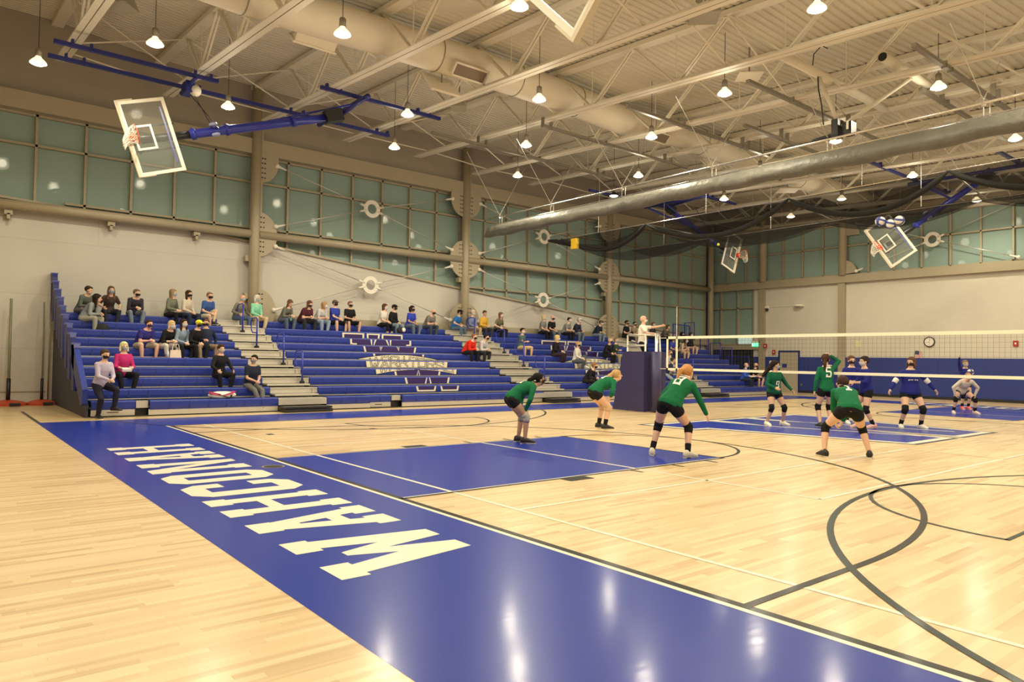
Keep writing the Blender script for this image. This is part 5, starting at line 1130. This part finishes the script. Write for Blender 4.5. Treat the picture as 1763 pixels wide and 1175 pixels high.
S(11.78, 5, 'man in bright red hoodie and black trousers beside the second aisle', (.70, .03, .015), BK_, 'elbows', 'wide', hair='short', hc=(.25, .10, .05), mask=mK, sleeve='long', fem=False, g=1.2, off=25)
S(12.36, 5, 'man in white long sleeves under a dark vest right of the red hoodie', (.60, .58, .56), DK, 'elbows', hair='short', hc=BK_, mask=mK, sleeve='long', fem=False, off=22, head=(15, 0))
S(14.98, 6, 'boy in teal grey tee and khaki shorts with folded arms', (.07, .13, .13), (.55, .40, .22), 'crossed', 'wide', hair='short', hc=BK_, mask=mW, legs='knee', fem=False, off=15, sk='m')
S(17.70, 9, 'blonde woman in grey tee with white mask, left of the bald man in black polo', (.24, .24, .24), BK_, 'lap', hair='bob', hc=(.68, .52, .32), mask=mW, off=20)
S(18.24, 9, 'bald man in black polo and jeans on the top row', (.015, .018, .022), (.12, .16, .22), 'lap', hair='bald', mask=mK, fem=False, off=10, g=1.05, sk='r')
S(19.15, 9, 'dark haired person in grey tee and black trousers on the top row', (.26, .26, .26), BK_, 'elbows', hair='short', hc=BK_, mask=mW, off=18, g=1.1, fem=False, lean=26)
S(19.80, 9, 'person in white cap and navy jacket with jeans on the top row', (.025, .03, .06), (.16, .20, .26), 'elbows', hair='short', hc=GY, mask=mW, cap=(.70, .66, .58), sleeve='long', fem=False, off=15, lean=26)
S(16.30, 5, 'blonde woman in black sweatshirt with white V print', BK_, (.035, .02, .025), 'hold', hair='bob', hc=(.66, .48, .20), mask=mW, sleeve='long', off=30)
S(16.95, 4, 'woman with short blond hair in white blouse and grey trousers beside the second logo', (.72, .68, .60), (.09, .10, .11), 'lap', 'x', hair='short', hc=(.52, .30, .13), mask=mK, sleeve='long', off=20, lean=10)
S(21.2, 9, 'man in grey cap and navy shirt leaning forward near the third column', (.02, .03, .055), (.20, .26, .34), 'elbows', hair='short', hc=BR, mask=mW, cap=(.12, .11, .10), sleeve='mid', fem=False, off=15)
S(19.35, 5, 'bald man in black long sleeve shirt with white print, right of the second logo', BK_, BK_, 'knees', hair='bald', mask=mK, sleeve='long', fem=False, off=25, sk='r')
S(19.95, 5, 'person in dark green top and khaki trousers with folded arms, right of the bald man', (.04, .06, .035), (.42, .33, .18), 'crossed', 'wide', hair='short', hc=(.25, .14, .08), mask=mB, sleeve='mid', fem=False, g=1.2, off=15)
S(23.35, 9, 'woman in black vest over pale sleeves left of the referee', BK_, BK_, 'hold', 'x', hair='bun', hc=BR, mask=mK, off=10)
S(23.95, 9, 'dark haired person in tan top just left of the referee', (.33, .25, .17), (.34, .28, .2), 'lap', hair='short', hc=BK_, mask=mK, off=0, sc=.95)
S(25.4, 9, 'person in dark top holding a yellow green bag right of the referee', (.03, .04, .06), (.03, .04, .07), 'hold', hair='short', hc=(.18, .10, .06), mask=mW, off=10)
S(26.3, 9, 'person in grey and black plaid jacket right of the referee', (.14, .12, .10), BK_, 'elbows', hair='curly', hc=(.12, .08, .06), mask=None, sleeve='long', off=10, g=1.15)
S(24.7, 6, 'girl in royal blue tee behind the net side tape', (.05, .07, .42), (.03, .04, .07), 'lap', hair='long', hc=BR, mask=mK, off=5)
S(25.45, 6, 'girl with long dark hair in pale tan tee and shorts seen through the net', (.60, .48, .35), (.5, .4, .3), 'elbows', hair='long', hc=(.07, .035, .02), mask=mW, legs='short', off=5)
S(26.2, 7, 'girl in olive top and black skirt left of the girl in black', (.09, .10, .06), BK_, 'lap', hair='long', hc=BK_, mask=mK, legs='short', off=10)
S(26.95, 7, 'girl in black hoodie and shorts, farthest right on the upper rows', BK_, BK_, 'lap', hair='long', hc=(.05, .03, .02), mask=mW, sleeve='long', legs='short', off=5)
S(21.3, 2, 'photographer in dark jersey and jeans raising a camera beside the padded stand', (.03, .035, .09), (.30, .34, .40), 'chin', hair='short', hc=(.05, .03, .02), mask=None, fem=False, off=45, head=(10, 0), floor=.2)
S(22.15, 3, 'man in pale grey tee behind the photographer', (.40, .42, .48), (.12, .17, .26), 'lap', hair='short', hc=(.30, .16, .08), mask=mK, fem=False, off=15)
S(26.35, 1, 'bald man in blue long sleeves reading papers at the far end of the bleachers', (.05, .12, .55), (.03, .035, .06), 'hold', hair='bald', mask=mW, sleeve='long', fem=False, off=20, sk='r')
S(27.2, 1, 'bald man in black top and shorts at the far end of the bleachers', BK_, BK_, 'hold', hair='bald', mask=mK, fem=False, off=5, sk='r', legs='knee')
S(15.75, 1, 'person in black crouching on the low row behind the blonde bending player', BK_, BK_, 'elbows', hair='bun', hc=(.30, .14, .06), mask=mK, sleeve='long', off=20)
# referee on the stand
person((12.95, 5.92, 1.2), -62, 'bald referee in white polo on the stand stretching out one arm', (.80, .76, .68), BK_, hair='bald', mask=mW, fem=False, sk='r', lean=2, pz=.90, sc=1.0, hands=[(.62, .16, 1.40), (.34, -.02, 1.16)], ep=[(-.1, .3, -.9), (-.4, -.9, -.2)], head=(5, 0), vox=.011, hd=[(.5, .8, .15), (.3, .9, .1)], feet=[(.0, .10, 0, 4), (.0, -.10, 0, -4)])
# ------------------------------------------------------------------ players
GN, KB = (.008, .135, .055), (.012, .012, .014)
RB = (.018, .024, .20)
pk = dict(sleeve='long', legs='short', vox=.009, sock=KB, pads=KB, fem=True)
def pl(x, y, yaw, label, top, **kw):
    a = dict(pk); a.update(kw); return person((x, y, 0), yaw, label, top, KB, **a)
pl(4.40, 1.42, -22, 'green shirted player with dark ponytail and grey knee pads bending over inside the blue key', GN, hair='pony', hc=(.012, .009, .008), mask=mK, lean=60, pz=.80, px=-.18, feet=[(.0, .15, 0, 6), (.03, -.15, 0, -6)], hands='knees', head=(0, -8), pads=(.42, .40, .36), shoe=BK_, sock=None, sk='t', num='1', sc=.95, ep=[(0, .8, .3), (0, -.8, .3)])
pl(7.65, 2.52, -20, 'green shirted player with blond ponytail bending over beside the padded stand', GN, hair='pony', hc=(.50, .32, .13), mask=None, lean=60, pz=.82, px=-.18, feet=[(.02, .19, 0, 5), (.0, -.16, 0, -5)], hands='knees', head=(0, -8), shoe=BK_, pads=(.62, .42, .28), sk='l', num='3', g=1.1, ep=[(0, .8, .3), (0, -.8, .3)], sleeve='mid')
pl(5.24, -1.29, 20, 'green shirted player number 8 with strawberry blond ponytail, legs apart, nearest the middle', GN, hair='pony', hc=(.55, .27, .10), mask=None, lean=42, side=-20, pz=.84, px=-.05, feet=[(-.02, .30, 0, 20), (.02, -.27, 0, -26)], hands=[(.35, .12, .80), (.42, -.48, .60)], head=(-20, 5), shoe=(.72, .68, .55), num='8', g=1.12, sc=1.0, kp=[(1, .3, .1), (1, -.3, .1)])
pl(12.0, .95, -112, 'green shirted player with dark curly ponytail facing the camera near the centre logo', (.006, .09, .045), hair='puffpony', hc=(.02, .012, .01), mask=mB, lean=4, pz=.82, feet=[(.0, .26, 0, 20), (.0, -.20, 0, -10)], hands=[(.20, .36, .86), (.26, -.16, .92)], head=(62, 0), shoe=(.75, .72, .58), sock=None, num='9', back=False, sc=.93, sk='m', g=1.12)
pl(12.7, .0, 52, 'green shirted player number 5 raising one hand to her head', GN, hair='pony', hc=(.06, .03, .02), mask=mK, lean=3, pz=.92, feet=[(.0, .14, 0, 5), (.03, -.13, 0, -5)], hands=[(.05, .26, .86), (.12, -.14, 1.72)], ep=[(-.5, .6, -.3), (.2, -1, .1)], head=(-30, 0), shoe=(.04, .04, .05), sock=None, num='5', sc=1.02)
pl(7.66, -2.94, 48, 'green shirted player number 1 with dark hair crouching with legs apart, seen from behind', GN, hair='bun', hc=(.05, .025, .02), mask=None, lean=54, side=-14, pz=.78, px=-.08, feet=[(.02, .36, 0, 10), (-.02, -.34, 0, -24)], hands=[(.42, .02, .52), (.44, -.10, .55)], head=(0, -12), shoe=BK_, sock=None, num='1', g=1.12, ep=[(0, .9, .2), (0, -.9, .2)], kp=[(1, .4, .1), (1, -.4, .1)])
pl(14.2, .13, -135, 'blue shirted player with dark hair and black mask facing the camera behind the net', RB, hair='bun', hc=(.13, .06, .03), mask=mK, lean=3, pz=.92, hands=[(.15, .26, .9), (.15, -.26, .9)], shoe=(.75, .72, .68), sc=1.0)
pl(13.4, -.62, 142, 'blue shirted player with dark hair seen from the side reaching towards a teammate', RB, hair='bun', hc=(.025, .02, .02), mask=mW, lean=5, pz=.90, feet=[(-.12, .10, 0, 0), (.12, -.14, 0, 8)], hands=[(.36, .12, 1.08), (.34, -.04, 1.10)], shoe=(.78, .45, .42), sleeve='mid', head=(10, 0))
pl(14.35, -1.22, -132, 'blue shirted player number 33 with arms held out to both sides', RB, hair='bob', hc=(.12, .06, .035), mask=mK, lean=2, pz=.88, feet=[(.0, .25, 0, 16), (.0, -.22, 0, -16)], hands=[(.10, .56, .90), (.10, -.54, .88)], ep=[(-.4, .3, .3), (-.4, -.3, .3)], head=(-48, 0), shoe=(.74, .72, .64), num='33', back=False, g=1.3, white_trim=True, sc=1.02)
pl(21.55, .06, -138, 'player in white shirt crouching forward in front of the far blue key', (.66, .60, .52), hair='short', hc=(.40, .22, .12), mask=mW, lean=50, pz=.74, px=-.16, feet=[(.0, .33, 0, 16), (.0, -.30, 0, -16)], hands='knees', head=(0, -14), shoe=(.80, .62, .55), g=1.1, kp=[(1, .4, .2), (1, -.4, .2)], ep=[(0, .9, .2), (0, -.9, .2)], sk='l')
pl(24.3, .95, -138, 'blue shirted server behind the crouching player with one hand raised', RB, hair='short', hc=(.30, .18, .10), mask=mW, lean=4, pz=.92, hands=[(.36, .10, 1.25), (.30, -.30, 1.82)], ep=[(-.4, .6, -.5), (0, -1, -.2)], head=(0, 0), shoe=(.85, .16, .14), num='3', back=False)
volleyball((23.85, .62, 1.31), 'volleyball held by the far server at the back of the court', .11)
# things held
pb = mat('white_paper_sheet', (.80, .78, .72), .8)
g = tag(MB().box((-.12, ry(2)-.24, rz_(2)+.21), (.20, .14, .06), Matrix.Rotation(.3, 3, 'X')).box((-.05, ry(2)-.22, rz_(2)+.25), (.16, .12, .02), Matrix.Rotation(-.4, 3, 'Y')).build('folded_papers', pb), 'crumpled white papers in the hands of the woman in magenta', 'paper')
tag(MB().box((26.5, ry(1)-.22, rz_(1)+.24), (.34, .24, .02), Matrix.Rotation(.2, 3, 'X')).build('paper_sheet', pb), 'white sheet held by the bald man in blue at the far end', 'paper')
tag(MB().lathe((5.78, ry(9)-.22, rz_(9)+.05), [(.001, 0), (.036, 0), (.036, .15), (.02, .18), (.02, .2), (.001, .2)], 12).build('water_bottle', mat('mint_bottle', (.30, .62, .50), .4), None, True), 'mint green bottle held by the woman with long hair on the top row', 'bottle')
